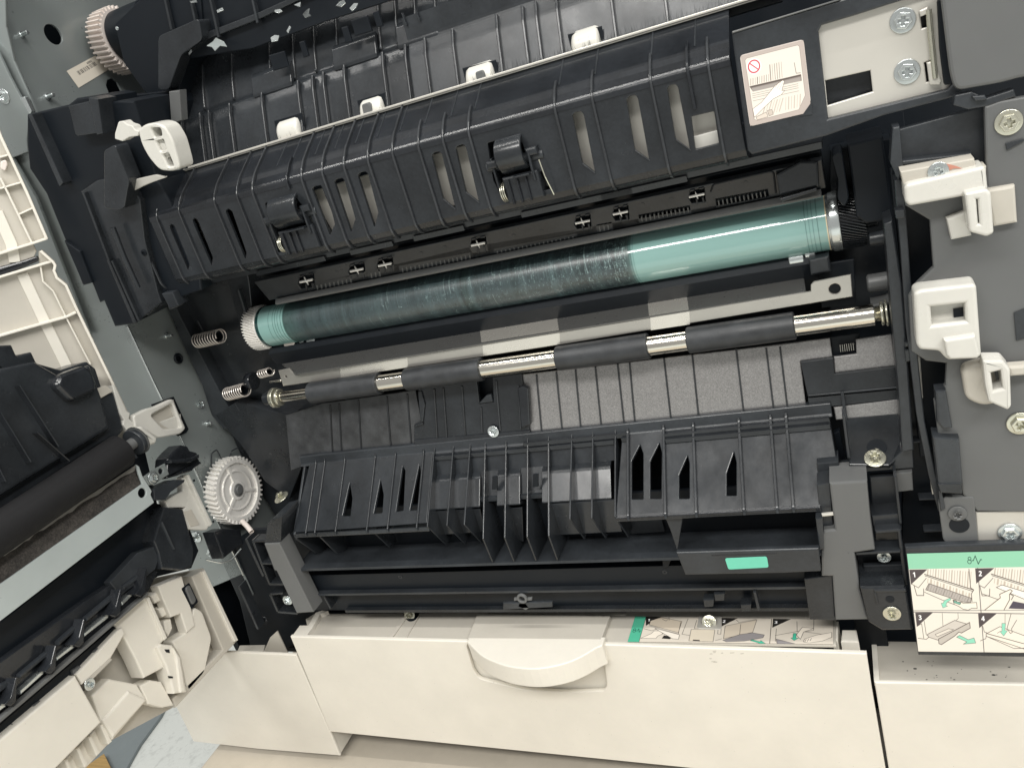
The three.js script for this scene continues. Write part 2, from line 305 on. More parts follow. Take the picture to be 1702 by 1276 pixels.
// ================================================================ black bracket in the upper left, in front of the frame
{
  const t = thing('upper_bracket', 'tall black plastic bracket stepping down the grey side wall, upper left', 'bracket');
  const f = FZ(0.043);
  part(t, 'face_plate', slab(f, [[44, 190], [112, 174], [126, 163], [148, 160], [163, 163], [166, 173], [196, 167], [222, 168], [232, 200], [262, 300], [284, 340], [330, 440], [334, 482], [272, 504], [222, 538], [190, 543], [172, 500], [165, 503], [152, 470], [136, 473], [120, 432], [106, 396], [88, 352], [76, 322], [48, 280], [44, 240]], 0.03, { bev: 0.001 }), M.deep);
  const f1 = FZ(0.05);
  part(t, 'inner_filler', slab(FZ(0.004), [[200, 160], [285, 150], [300, 170], [300, 250], [318, 330], [240, 340]], 0.02), M.deep);
  part(t, 'lever_mount', slab(FZ(0.02), [[280, 152], [298, 150], [301, 200], [284, 206]], 0.006), M.grey);
  part(t, 'bent_tab', slab(FZ(0.05), [[213, 300], [258, 290], [276, 294], [240, 308], [220, 318]], 0.0016, { r: 0.001 }), M.plate);
  part(t, 'lever_plate', slab(FZ(0.056), [[276, 208], [283, 213], [304, 278], [296, 283], [284, 284]], 0.002), M.steel);
  part(t, 'pivot_rod', tube([WZ(297, 226, 0.05), WZ(300, 250, 0.05), WZ(307, 280, 0.05)], 0.0016), M.blackGloss);
  part(t, 'outer_rib', slab(f1, [[46, 192], [52, 190], [104, 304], [98, 310]], 0.012), M.black);
  part(t, 'ridge_block', slab(f1, [[113, 176], [147, 168], [169, 220], [128, 226], [124, 222]], 0.012), M.black);
  part(t, 'ridge_block', slab(FZ(0.053), [[146, 162], [162, 165], [170, 222], [160, 224]], 0.014), M.black);
  part(t, 'step_plate', slab(FZ(0.047), [[134, 318], [160, 300], [205, 290], [232, 332], [240, 400], [262, 486], [268, 503], [226, 536], [222, 533]], 0.006), M.black);
  part(t, 'long_rib', slab(FZ(0.05), [[136, 322], [139, 320], [181, 432], [178, 434]], 0.008), M.black);
  part(t, 'long_rib', slab(FZ(0.05), [[176, 432], [180, 431], [226, 536], [221, 538]], 0.008), M.black);
  part(t, 'long_rib', slab(FZ(0.05), [[183, 434], [186, 433], [231, 533], [228, 535]], 0.008), M.black);
  part(t, 'side_tab', slab(FZ(0.045), [[106, 400], [132, 418], [152, 470], [138, 474]], 0.012), M.deep);
  part(t, 'hook', slab(FZ(0.056), [[172, 250], [190, 240], [214, 300], [206, 346], [196, 349], [172, 346]], 0.01, { r: 0.002 }), M.black);
  part(t, 'lower_lug', slab(FZ(0.048), [[268, 488], [286, 486], [296, 508], [282, 514]], 0.01), M.charcoal);
  part(t, 'rod', tube([WZ(187, 378, 0.052), WZ(205, 425, 0.052), WZ(229, 478, 0.052)], 0.0016), M.black);
  screw(t, FZ(0.0475), 238, 420, 5, 'round', M.deep);
}
// white lever beside the bracket
{
  const t = thing('locking_lever', 'white plastic paddle lever with a notched tail on the black bracket, upper left', 'lever');
  const f = FZ(0.066);
  part(t, 'paddle', slab(f, [[228, 216], [240, 206], [258, 204], [272, 209], [286, 232], [296, 268], [298, 280], [284, 285], [264, 283], [246, 262], [234, 240]], 0.012, { r: 0.003, bev: 0.0012, seg: 4,
    holes: [[[250, 213], [258, 210], [266, 214], [268, 226], [256, 229]], [[258, 234], [270, 231], [276, 249], [266, 252]], [[269, 256], [279, 254], [288, 276], [279, 277]]], hr: 0.0012 }), M.cream);
  part(t, 'paddle_back', slab(FZ(0.0585), [[238, 214], [270, 210], [292, 276], [264, 278]], 0.004, { r: 0.002 }), M.cream);
  part(t, 'tail', slab(FZ(0.062), [[196, 202], [204, 201], [209, 206], [219, 209], [223, 215], [230, 218], [229, 226], [214, 228], [203, 235], [190, 231], [190, 222]], 0.006, { r: 0.0008 }), M.cream);
  part(t, 'web_ring', bevRing(FZ(0.064), 266, 248, 0.0038, 0.0056, 0.006), M.cream);
}
// ================================================================ ribbed exit guide of the fuser, along the top
const zb = 0.012;
const exitLine = smooth([yz(640, -70, -0.030), yz(640, -8, -0.018), yz(640, 46, -0.009), yz(640, 84, -0.004), yz(640, 86, -0.0005), yz(640, 109, 0.004), yz(640, 178, zb), yz(640, 196, 0.014)], 0.002, 3);
{
  const t = thing('exit_guide', 'black ribbed paper guide above the brush strip, running along the top', 'paper guide');
  const xa = lineX(312, 285, zb), xb = lineX(745, 146, zb), xc = lineX(1180, 3, zb) + 0.03;
  part(t, 'guide_plate', sheet(exitLine, xa, xb + 0.1, 0.003), M.black);
  const low = smooth([yz(640, 40, 0.0), yz(640, 86, 0.0006), yz(640, 109, 0.0046), yz(640, 178, zb + 0.0006), yz(640, 196, 0.0146)], 0.002, 3);
  part(t, 'end_plate', sheet(low, xb - 0.02, xc, 0.002), M.charcoal);
  part(t, 'upper_cover', slab(FZ(-0.004), [[742, -30], [860, -70], [1200, -160], [1240, -20], [1000, 5], [850, 14], [746, 34]], 0.002), M.charcoal);
  const ribsAt = [[314, 278], [344, 267], [359, 264], [392, 249], [445, 231], [507, 218], [531, 210], [548, 202], [583, 192], [647, 173], [685, 162], [718, 153], [764, 139], [837, 115], [879, 97], [901, 90], [935, 78], [1024, 52], [1110, 25]];
  ribsAt.forEach(([px, py], i) => part(t, 'rib', rib(low.slice(3), lineX(px, py, zb), 0.0022, 0.0013), M.black));
  const up = exitLine.slice(4, 12);
  for (const [px, py] of [[344, 267], [392, 249], [455, 229], [495, 219], [531, 210], [569, 199], [640, 178], [668, 168], [700, 158], [734, 148]]) part(t, 'upper_rib', rib(up, lineX(px, py, zb), 0.0018, 0.0012), M.black);
  const band = smooth([yz(640, 46, -0.0065), yz(640, 52, -0.003), yz(640, 84, 0.001), yz(640, 90, 0.001)], 0.001);
  for (const [a, b] of [[430, 495], [565, 637], [672, 740]]) part(t, 'raised_panel', sheet(band, lineX(a, 178 - (a - 640) * 0.3, zb), lineX(b, 178 - (b - 640) * 0.3, zb), 0.003), M.black);
  for (const [a, b, y] of [[446, 472, 92], [496, 505, 70], [566, 577, 46], [582, 610, 34], [618, 628, 20]]) part(t, 'window', slab(FZ(0.0035), [[a, y], [b, y - (b - a) * 0.3], [b + 8, y + 26 - (b - a) * 0.3], [a + 8, y + 26]], 0.0015), M.deep);
  for (const [x, y, w] of [[690, 30, 1], [712, 22, 1]]) part(t, 'short_rib', slab(FZ(0.002), [[x - 24, y - 8], [x - 22, y - 9], [x - 14, y + 12], [x - 16, y + 13]], 0.002), M.charcoal);
  // dark fins and pale plates painted in as glints in the gap above
  for (const [x, y] of [[262, -2], [305, 0], [340, 10], [405, -14]]) part(t, 'fin', slab(FZ(0.003), [[x, y - 40], [x + 3, y - 41], [x + 24, y + 52], [x + 20, y + 53]], 0.003), M.charcoal);
  part(t, 'shade_sheet', slab(FZ(-0.0012), [[296, 100], [420, 80], [540, 36], [668, -5], [700, -80], [296, -80]], 0.002), M.deep);  // dark sheet added to deepen the shade in the gap
  part(t, 'cross_bar', slab(FZ(0.002), [[283, 76], [430, 20], [540, -30], [542, -22], [434, 30], [286, 88]], 0.004), M.black);
}
{
  const glints = [[[455, 16], [466, 14], [470, 18], [462, 22], [455, 20]], [[487, 8], [500, 2], [499, 12]], [[501, 24], [508, 16], [514, 12], [512, 22], [518, 26], [506, 31]], [[556, 10], [563, 2], [572, -2], [575, 4], [566, 12]], [[579, 14], [588, 4], [596, 4], [592, 12], [584, 19]], [[475, 52], [481, 41], [484, 44], [478, 56]], [[448, 62], [456, 57], [465, 58], [462, 68], [450, 70]], [[340, 76], [352, 68], [358, 60], [374, 68], [380, 78], [366, 76], [356, 86], [350, 78]], [[311, 80], [317, 77], [318, 86], [313, 92]], [[358, 17], [370, 11], [372, 16], [360, 21]], [[314, 2], [326, -1], [328, 3], [316, 5]]];  // pale plates put in to stand for glints of light
  glints.forEach((s) => { const cx = s.reduce((a, p) => a + p[0] / s.length, 0), cy = s.reduce((a, p) => a + p[1] / s.length, 0); s.forEach((p) => { p[0] = cx + (p[0] - cx) * 0.85; p[1] = cy + (p[1] - cy) * 0.85; }); });
  const names = ['longest', 'small triangular', 'forked', 'largest of the topmost', 'split', 'narrow slanting', 'rounded lower', 'large grey jagged', 'small lone', 'tiny rectangular', 'flat topmost'];
  glints.forEach((s, i) => {
    const t = thing('painted_glint', names[i] + ' pale plate standing for a glint in the dark gap above the exit guide', 'glint', 'pale glint plates in the dark gap');
    const c = s.reduce((a, p) => [a[0] + p[0] / s.length, a[1] + p[1] / s.length], [0, 0]), z = i > 6 ? 0.006 : 0.012, n = V(rnd() - 0.5, 0.9, 0.75).normalize(), o = WZ(c[0], c[1], z);
    const u = V(1, 0, 0).addScaledVector(n, -n.x).normalize();
    part(t, 'glint_plate', slab({ o, u, v: n.clone().cross(u), n }, s, 0.0005, { bev: 0.0001 }), i === 7 ? M.steel : M.zinc);
  });
}
// four white pinch rollers in the windows of the exit guide
[[460, 501, 206, 'leftmost white pinch roller, solid, in the exit guide just above the brush strip'], [598, 640, 172, 'second white pinch roller from the left, with an open dark hub, above the brush strip'], [773, 824, 118, 'third white pinch roller from the left, with a ring-like open end, above the brush strip'], [948, 1000, 62, 'rightmost white pinch roller, solid, above the brush strip']].forEach(([a, b, y, label], i) => {
  const t = thing('pinch_roller', label, 'roller', 'white pinch rollers of the exit guide');
  const z = 0.013, p = WZ((a + b) / 2, y + 17, z), xa = lineX(a + 2, y + 14, z), xb = lineX(b - 3, y, z), r = 0.0084;
  part(t, 'tyre', latheX([[0, 0.003], [0, r - 0.003], [0.0012, r - 0.0008], [0.003, r], [xb - xa - 0.002, r], [xb - xa - 0.0004, r - 0.0008], [xb - xa, r - 0.003], [xb - xa, 0.003]], xa, p.y, z - 0.004, 36), M.cream);
  part(t, 'pocket_plate', [slab(FZ(z - 0.0006), [[a - 5, y - 5], [b, y - 19], [b + 5, y + 4], [a + 1, y + 20]], 0.0006)], M.deep);  // flat dark plate painting the shade of a recess
  if (i === 1 || i === 2) { const q = i === 1 ? 10 : 24; part(t, 'hub_gap', slab(FZ(z + 0.0052), [[a + q - 8, y + 2], [a + q + 3, y - 2], [a + q + 8, y + 4], [a + q + 10, y + 16], [a + q - 4, y + 20]], 0.003, { r: 0.0012 }), M.grey); }
});
// static brush
{
  const t = thing('brush_strip', 'thin bright metal strip with dark bristles between exit guide and slotted cover', 'static brush');
  const z = 0.0195, a = WZ(288, 291, z), b = WZ(1240, 0, z);
  const y = WZ(760, 144, z).y;
  part(t, 'holder', [box(a.x, b.x + 0.03, y - 0.0006, y + 0.0006, z - 0.012, z + 0.0012, 0.0003), box(a.x, b.x + 0.03, y - 0.0014, y - 0.0007, z - 0.012, z + 0.0004, 0.0002)], M.plate);
  const list = [];
  for (let px = 320; px < 1240; px += 0.9 + rnd() * 1.6) {
    const cl = 0.5 + 0.5 * Math.sin(px * 0.09) * Math.sin(px * 0.023 + 1);
    if (rnd() > (px > 820 ? 0.8 : 0.25 + 0.4 * cl)) continue;
    const x = WZ(px, 284 - (px - 310) * 0.3, z).x, h = (0.0015 + rnd() * 0.0035) * (px > 800 ? 1.15 : 0.8), lean = (rnd() - 0.5) * 0.0024, w = 0.00011, z0 = z - 0.001 - rnd() * 0.004;
    const g = new THREE.BufferGeometry();
    g.setAttribute('position', new THREE.Float32BufferAttribute([x - w, y, z0, x + w, y, z0, x + lean, y + h, z0 + lean, x + w, y, z0, x, y, z0 - 2 * w, x + lean, y + h, z0 + lean, x, y, z0 - 2 * w, x - w, y, z0, x + lean, y + h, z0 + lean], 3));
    g.computeVertexNormals(); g.setAttribute('uv', new THREE.Float32BufferAttribute(new Array(18).fill(0), 2)); list.push(g);
  }
  part(t, 'bristles', list, M.charcoal).userData.kind = 'stuff';
}

// ================================================================ slotted cover over the drum
const zc = 0.045;
const yBrush = WZ(760, 146, 0.0195).y;
const yFold = WZ(900, 154, zc - 0.0076).y, yHi = WZ(900, 186, zc).y, yBot = WZ(900, 327, zc).y;
{
  const t = thing('slotted_cover', 'long black ribbed cover with slots, between brush strip and teal drum', 'cover');
  const f = FZ(zc);
  const xL = lineX(232, 330, zc), xR = lineX(1232, 200, zc);
  const top = [[yBrush - 0.001, 0.0185], ...smooth([[yFold + 0.003, zc - 0.0124], [yFold, zc - 0.0076], [yFold - 0.003, zc - 0.0046]], 0.0012, 3), ...smooth([[yHi + 0.002, zc - 0.001], [yHi + 0.0006, zc + 0.0002], [yHi - 0.002, zc + 0.0003]], 0.002, 5)];
  part(t, 'top_facet', sheet(top, xL, xR, 0.002), M.blackGloss);
  const slotR = [
    [[951, 192], [955, 187], [966, 185], [970, 191], [989, 287], [968, 271]], [[1041, 165], [1046, 160], [1056, 158], [1060, 163], [1079, 266], [1055, 249]],
    [[1109, 147], [1113, 142], [1123, 140], [1127, 145], [1147, 249], [1123, 231]], [[1149, 194], [1187, 185], [1195, 238], [1156, 248]],
    [[717, 259], [721, 254], [730, 252], [734, 256], [757, 348], [736, 331]], [[757, 247], [761, 242], [770, 240], [774, 245], [796, 337], [774, 320]],
    [[555, 302], [559, 298], [568, 296], [572, 300], [590, 364], [583, 386]], [[594, 292], [598, 287], [607, 285], [611, 289], [628, 353], [622, 378]],
    [[518, 314], [522, 310], [533, 308], [550, 350], [556, 372], [548, 391]],
    [[281, 377], [285, 372], [289, 376], [314, 438], [312, 450]], [[319, 367], [323, 362], [328, 366], [353, 428], [351, 442]], [[374, 351], [379, 347], [385, 351], [409, 420], [407, 431]],
    [[810, 238], [856, 224], [868, 238], [884, 290], [902, 284], [916, 314], [838, 333], [820, 300]], [[440, 338], [486, 322], [500, 340], [512, 346], [528, 395], [498, 410], [462, 420], [452, 385]],
  ];
  const y1 = yHi + 0.0004;
  const facet = [[xL, yBot], [xR, yBot], [xR, y1], [xL, y1]].map((p) => new THREE.Vector2(...p));
  part(t, 'slotted_panel', slab(f, facet, 0.0022, { holes: slotR, hr: 0.0007, bev: 0.0004 }), M.black);
  const low = smooth([[yBot + 0.0002, zc - 0.0002], [yBot - 0.0035, zc - 0.0022], [yBot - 0.005, zc - 0.006], [yBot - 0.0055, zc - 0.03]], 0.002, 4);
  part(t, 'lower_lip', sheet(low, xL, xR, 0.0018), M.black);
  const line = smooth([[yFold + 0.0024, zc - 0.0114], [yFold, zc - 0.0074], [yHi + 0.0008, zc + 0.0001], [yBot, zc], [yBot - 0.0035, zc - 0.002], [yBot - 0.0046, zc - 0.006]], 0.004, 6), lineUp = [[yBrush - 0.001, 0.0187], ...line];
  const ribs = [[268, 470, 1], [308, 469], [346, 464], [404, 451], [440, 440], [464, 431, 2], [546, 417], [579, 407], [615, 400], [654, 391], [694, 382], [736, 372], [776, 363], [818, 353], [957, 318], [1018, 306], [1113, 285], [1206, 263]];
  ribs.forEach(([px, py, k]) => part(t, 'rib', rib(px < 700 ? lineUp : line, lineX(px, py, zc), 0.0013, px < 450 ? 0.0008 : 0.0012), M.ribGloss));
  part(t, 'short_rib', rib(smooth([[yFold + 0.0024, zc - 0.0114], [yFold, zc - 0.0074], [yHi + 0.0008, zc + 0.0001], [WZ(1156, 180, zc).y, zc + 0.0003]], 0.002, 4), lineX(1156, 180, zc), 0.002, 0.0014), M.blackGloss);
  part(t, 'short_rib', rib(smooth([[yFold + 0.0024, zc - 0.0114], [yFold, zc - 0.0074], [yHi + 0.0008, zc + 0.0001], [WZ(483, 314, zc).y, zc + 0.0003]], 0.002, 4), lineX(483, 314, zc), 0.0016, 0.0012), M.blackGloss);
  // faint seams on the top facet run up to the brush
  const seam = [[yBrush - 0.0012, 0.0188], [yFold + 0.001, zc - 0.0091]];
  for (const [px, py] of [[446, 285], [470, 278], [508, 262], [540, 250], [575, 240], [612, 230], [650, 218], [692, 205], [736, 192], [776, 180], [920, 145], [980, 125], [1076, 102], [1150, 80]]) part(t, 'seam', rib(seam, lineX(px, py, zc), 0.0003, 0.0007, { bev: 0.0001 }), M.charcoal);
  // thin raised lips along the pointed slot ends
  for (const [a, b] of [[[968, 272], [989, 288]], [[1055, 250], [1080, 267]], [[1123, 232], [1148, 250]], [[736, 331], [757, 349]], [[774, 320], [797, 338]]]) part(t, 'slot_lip', slab(lift(f, 0.0006), [[a[0], a[1] - 1.2], [b[0], b[1] - 1.2], [b[0], b[1] + 0.9], [a[0], a[1] + 0.9]], 0.001, { bev: 0.0003 }), M.charcoal);
  // pale plate behind the slots
  part(t, 'backing_plate', slab(FZ(0.0365), [[515, 318], [700, 262], [800, 232], [806, 340], [760, 340], [640, 380], [556, 392]], 0.002), M.plate);
  part(t, 'backing_plate', slab(FZ(0.0365), [[930, 190], [1215, 105], [1222, 258], [930, 318]], 0.002), M.plate);
  part(t, 'backing_plate', slab(FZ(0.0295), [[318, 330], [345, 380], [340, 410], [318, 372]], 0.002), M.plate);
  part(t, 'square_tab', slab(FZ(0.0405), [[1148, 228], [1200, 214], [1204, 244], [1152, 256]], 0.001), M.cream);
  // shelf under the cover
  const shelf = [[yBot - 0.0056, zc - 0.012], [yBot - 0.0085, zc - 0.0125], [yBot - 0.009, 0.014], [yBot - 0.006, 0.0135]];
  part(t, 'under_shelf', prof(shelf, xL - 0.004, xR + 0.03), M.charcoal);
  for (const [a, b, py] of [[428, 552, 462], [584, 660, 428], [690, 780, 408], [864, 1060, 352], [1000, 1150, 335]]) part(t, 'notch_block', prof([[yBot - 0.007, zc - 0.0105], [yBot - 0.0098, zc - 0.011], [yBot - 0.0098, zc - 0.02], [yBot - 0.007, zc - 0.02]], lineX(a, py, 0.034), lineX(b, py, 0.034)), M.black);
  // two sprung latch rollers let into the cover
  for (const [cx, cy, xa, xb] of [[474, 352, 446, 492], [846, 258, 823, 868]]) {
    const k = (lineX(xb, cy, 0.05) - lineX(xa, cy, 0.05)) / 0.0135, y = WZ(cx, cy, 0.047).y, x0 = lineX(xa, cy + 4, 0.05), x1 = lineX(xb, cy - 6, 0.05), r = 0.0085;
    const b = part(t, 'latch_roller', latheX([[0, 0.003], [0, r - 0.0007], [0.0007, r], [x1 - x0 - 0.0007, r], [x1 - x0, r - 0.0007], [x1 - x0, r - 0.002], [x1 - x0 - 0.002, r - 0.0026], [x1 - x0 - 0.002, 0.003]], x0, y, 0.0435, 40), M.black);
    part(t, 'latch_axle', cylX(x0 - 0.008, x1 + 0.008, y - 0.0035, 0.0435, 0.0026), M.charcoal);
    part(t, 'latch_fork', [box(x0 - 0.0008, x1 + 0.004, y - 0.0225, y - 0.0095, 0.036, 0.0475, 0.001), box(x1 + 0.0012, x1 + 0.0025, y - 0.014, y + 0.0005, 0.036, 0.0485), box(x0 - 0.0042, x0 - 0.003, y - 0.014, y + 0.0005, 0.036, 0.0475), box(x0 + 0.006, x1 + 0.0005, y - 0.0106, y - 0.0097, 0.0465, 0.0505, 0.0002)], M.black);
    for (const q of [0.002, 0.0065, 0.011]) part(t, 'fork_rib', box(x0 + q, x0 + q + 0.001, y - 0.0228, y - 0.0105, 0.047, 0.0489), M.blackGloss);
    part(t, 'latch_spring', helix(V(x0 - 0.0036, y - 0.0168, 0.0435), V(x0 - 0.0006, y - 0.0168, 0.0435), 0.0046, 3, 0.00035), M.brass);
    if (cx > 600) part(t, 'spring_leg', tube([V(x1 + 0.0066, y - 0.005, 0.049), V(x1 + 0.0078, y - 0.013, 0.05), V(x1 + 0.009, y - 0.0225, 0.0475)], 0.00035), M.brass);
    part(t, 'latch_well', slab(FZ(0.0335), [[cx - 50, cy - 40], [cx + 40, cy - 60], [cx + 80, cy + 60], [cx - 20, cy + 80]], 0.001), M.deep);
    part(t, 'axle_saddle', [box(x1 + 0.0005, x1 + 0.0065, y - 0.0026, y + 0.0012, 0.04, 0.0482, 0.001), box(x0 - 0.0065, x0 - 0.001, y - 0.0042, y - 0.0004, 0.04, 0.0482, 0.001)], M.black);
    part(t, 'pale_stop', box(x1 + 0.0015, x1 + 0.0062, y - 0.0195, y - 0.0145, 0.0345, 0.0395), M.grey);
  }
  // flat end with the warning sticker and the steel plate
  const fe = FZ(0.0505), fm = FZ(0.0475);
  part(t, 'end_frame', slab(fe, [[1216, 54], [1340, 16], [1400, -2], [1600, -66], [1640, -66], [1640, -20], [1588, 6], [1600, 150], [1585, 162], [1470, 192], [1374, 226], [1250, 257], [1243, 250]], 0.008, { bev: 0.0008,
    holes: [[[1361, 52], [1366, 42], [1420, 26], [1558, -18], [1570, 40], [1584, 138], [1576, 148], [1377, 197]]] }), M.charcoal);
  part(t, 'end_front_lip', slab(lift(fe, 0.0006), [[1217, 52], [1398, -3], [1398, 0], [1217, 56]], 0.002), M.grey);
  const sp = part(t, 'steel_plate', slab(fm, [[1345, 20], [1560, -50], [1575, 60], [1590, 160], [1360, 215]], 0.0012, { holes: [[[1372, 134], [1447, 117], [1451, 152], [1376, 175]], [[1530, 22], [1540, 18], [1544, 44], [1533, 47]], [[1537, 104], [1547, 101], [1553, 134], [1541, 136]]] }), M.plate);
  part(t, 'plate_backing', slab(lift(fm, -0.006), [[1345, 20], [1560, -50], [1590, 160], [1360, 215]], 0.001), M.black);
  screw(sp, fm, 1501, 34, 20, 'hex', M.zinc); screw(sp, fm, 1508, 119, 20, 'hex', M.zinc);
  part(t, 'contact_pin', tube([WZ(1544, 16, 0.0496), WZ(1546, 40, 0.0498), WZ(1551, 90, 0.0498), WZ(1555, 130, 0.0496)], 0.0011), M.brass);
  part(t, 'contact_holder', [slab(lift(fm, 0.0024), [[1528, 18], [1543, 11], [1545, 22], [1531, 28]], 0.002), slab(lift(fm, 0.0024), [[1541, 104], [1553, 101], [1566, 134], [1563, 141], [1546, 141]], 0.002)], M.plate);
  part(t, 'slot_shadow', slab(fe, [[1558, 0], [1570, -6], [1582, 60], [1592, 138], [1570, 142], [1562, 80]], 0.002, { r: 0.001 }), M.deep);
  // prohibition sticker
  const c = document.createElement('canvas'); c.width = 520; c.height = 560; const k = c.getContext('2d');
  const poly = (pts, fill, w = 4, close = true) => { k.beginPath(); pts.forEach(([x, y], i) => (i ? k.lineTo(x, y) : k.moveTo(x, y))); if (close) k.closePath(); if (fill) { k.fillStyle = fill; k.fill(); } if (w) { k.lineWidth = w; k.stroke(); } };
  k.fillStyle = '#b9ada6'; k.fillRect(0, 0, 520, 560); k.lineJoin = 'round';
  k.strokeStyle = '#8d8079'; poly([[30, 42], [46, 28], [470, 26], [484, 40], [486, 420], [420, 520], [60, 530], [40, 512]], '#e3dcd2', 3);
  for (let i = 0; i < 15; i++) { const x = 50 + i * 19; k.strokeStyle = i % 2 ? '#8b7d74' : '#b4a79c'; k.lineWidth = i % 3 ? 4 : 7; k.beginPath(); k.moveTo(x + 8, 140 + (i > 8 ? -20 : 50)); k.lineTo(x, 244); k.stroke(); }
  k.strokeStyle = '#6d625b'; k.lineWidth = 4; k.beginPath(); k.moveTo(428, 150); k.lineTo(434, 235); k.lineTo(470, 240); k.stroke();
  poly([[40, 250], [470, 252], [470, 300], [60, 290]], '#8f8681', 3); poly([[40, 250], [470, 252], [470, 264], [44, 262]], '#5b514c', 0);
  poly([[56, 268], [466, 272], [462, 300], [60, 296]], '#a29a95', 0);
  k.strokeStyle = '#8b7d74'; for (const y of [312, 328, 344, 368]) { k.lineWidth = 3; k.beginPath(); k.moveTo(50, y); k.lineTo(440, y + 6); k.stroke(); }
  for (let i = 0; i < 13; i++) { k.lineWidth = i % 2 ? 4 : 8; k.strokeStyle = '#c2b6aa'; k.beginPath(); k.moveTo(160 + i * 24, 400); k.lineTo(140 + i * 24 - (i < 7 ? 26 : -4), 500); k.stroke(); }
  k.strokeStyle = '#8b7d74'; poly([[60, 500], [150, 480], [160, 520], [64, 526]], '#d9cec2', 4); poly([[160, 470], [200, 470], [206, 510], [170, 516]], '#cabfb3', 4);
  k.strokeStyle = '#7d7069'; poly([[40, 430], [120, 396], [190, 340], [250, 290], [320, 262], [330, 274], [300, 340], [324, 346], [290, 372], [220, 390], [120, 450], [44, 500]], '#fbf5ea', 4);
  for (const [a, b] of [[[262, 318], [300, 276]], [[278, 330], [318, 280]], [[246, 306], [284, 272]]]) { k.lineWidth = 2.5; k.beginPath(); k.moveTo(...a); k.lineTo(...b); k.stroke(); }
  k.fillStyle = '#fff4f0'; k.beginPath(); k.arc(98, 104, 62, 0, 7); k.fill(); k.strokeStyle = '#c8505c'; k.lineWidth = 11; k.beginPath(); k.arc(98, 104, 47, 0, 7); k.stroke(); k.lineWidth = 9; k.beginPath(); k.moveTo(64, 72); k.lineTo(132, 137); k.stroke();
  const fs = lift(fe, 0.0003);
  // sticker body with a cut corner, then its print
  part(t, 'sticker_base', slab(lift(fe, 0.0002), [[1230, 92], [1336, 65], [1348, 170], [1335, 189], [1247, 210]], 0.0002, { r: 0.0015, bev: 0 }), M.pink);
  decal(fs, [[1231.5, 93], [1335.5, 66.5], [1349, 186], [1247.5, 209]], c, 'warning_sticker', t);
  part(t, 'sticker_cut', slab(lift(fe, 0.00045), [[1349.5, 169], [1351, 190], [1330, 193], [1335.5, 189]], 0.0003, { bev: 0 }), M.charcoal);
}
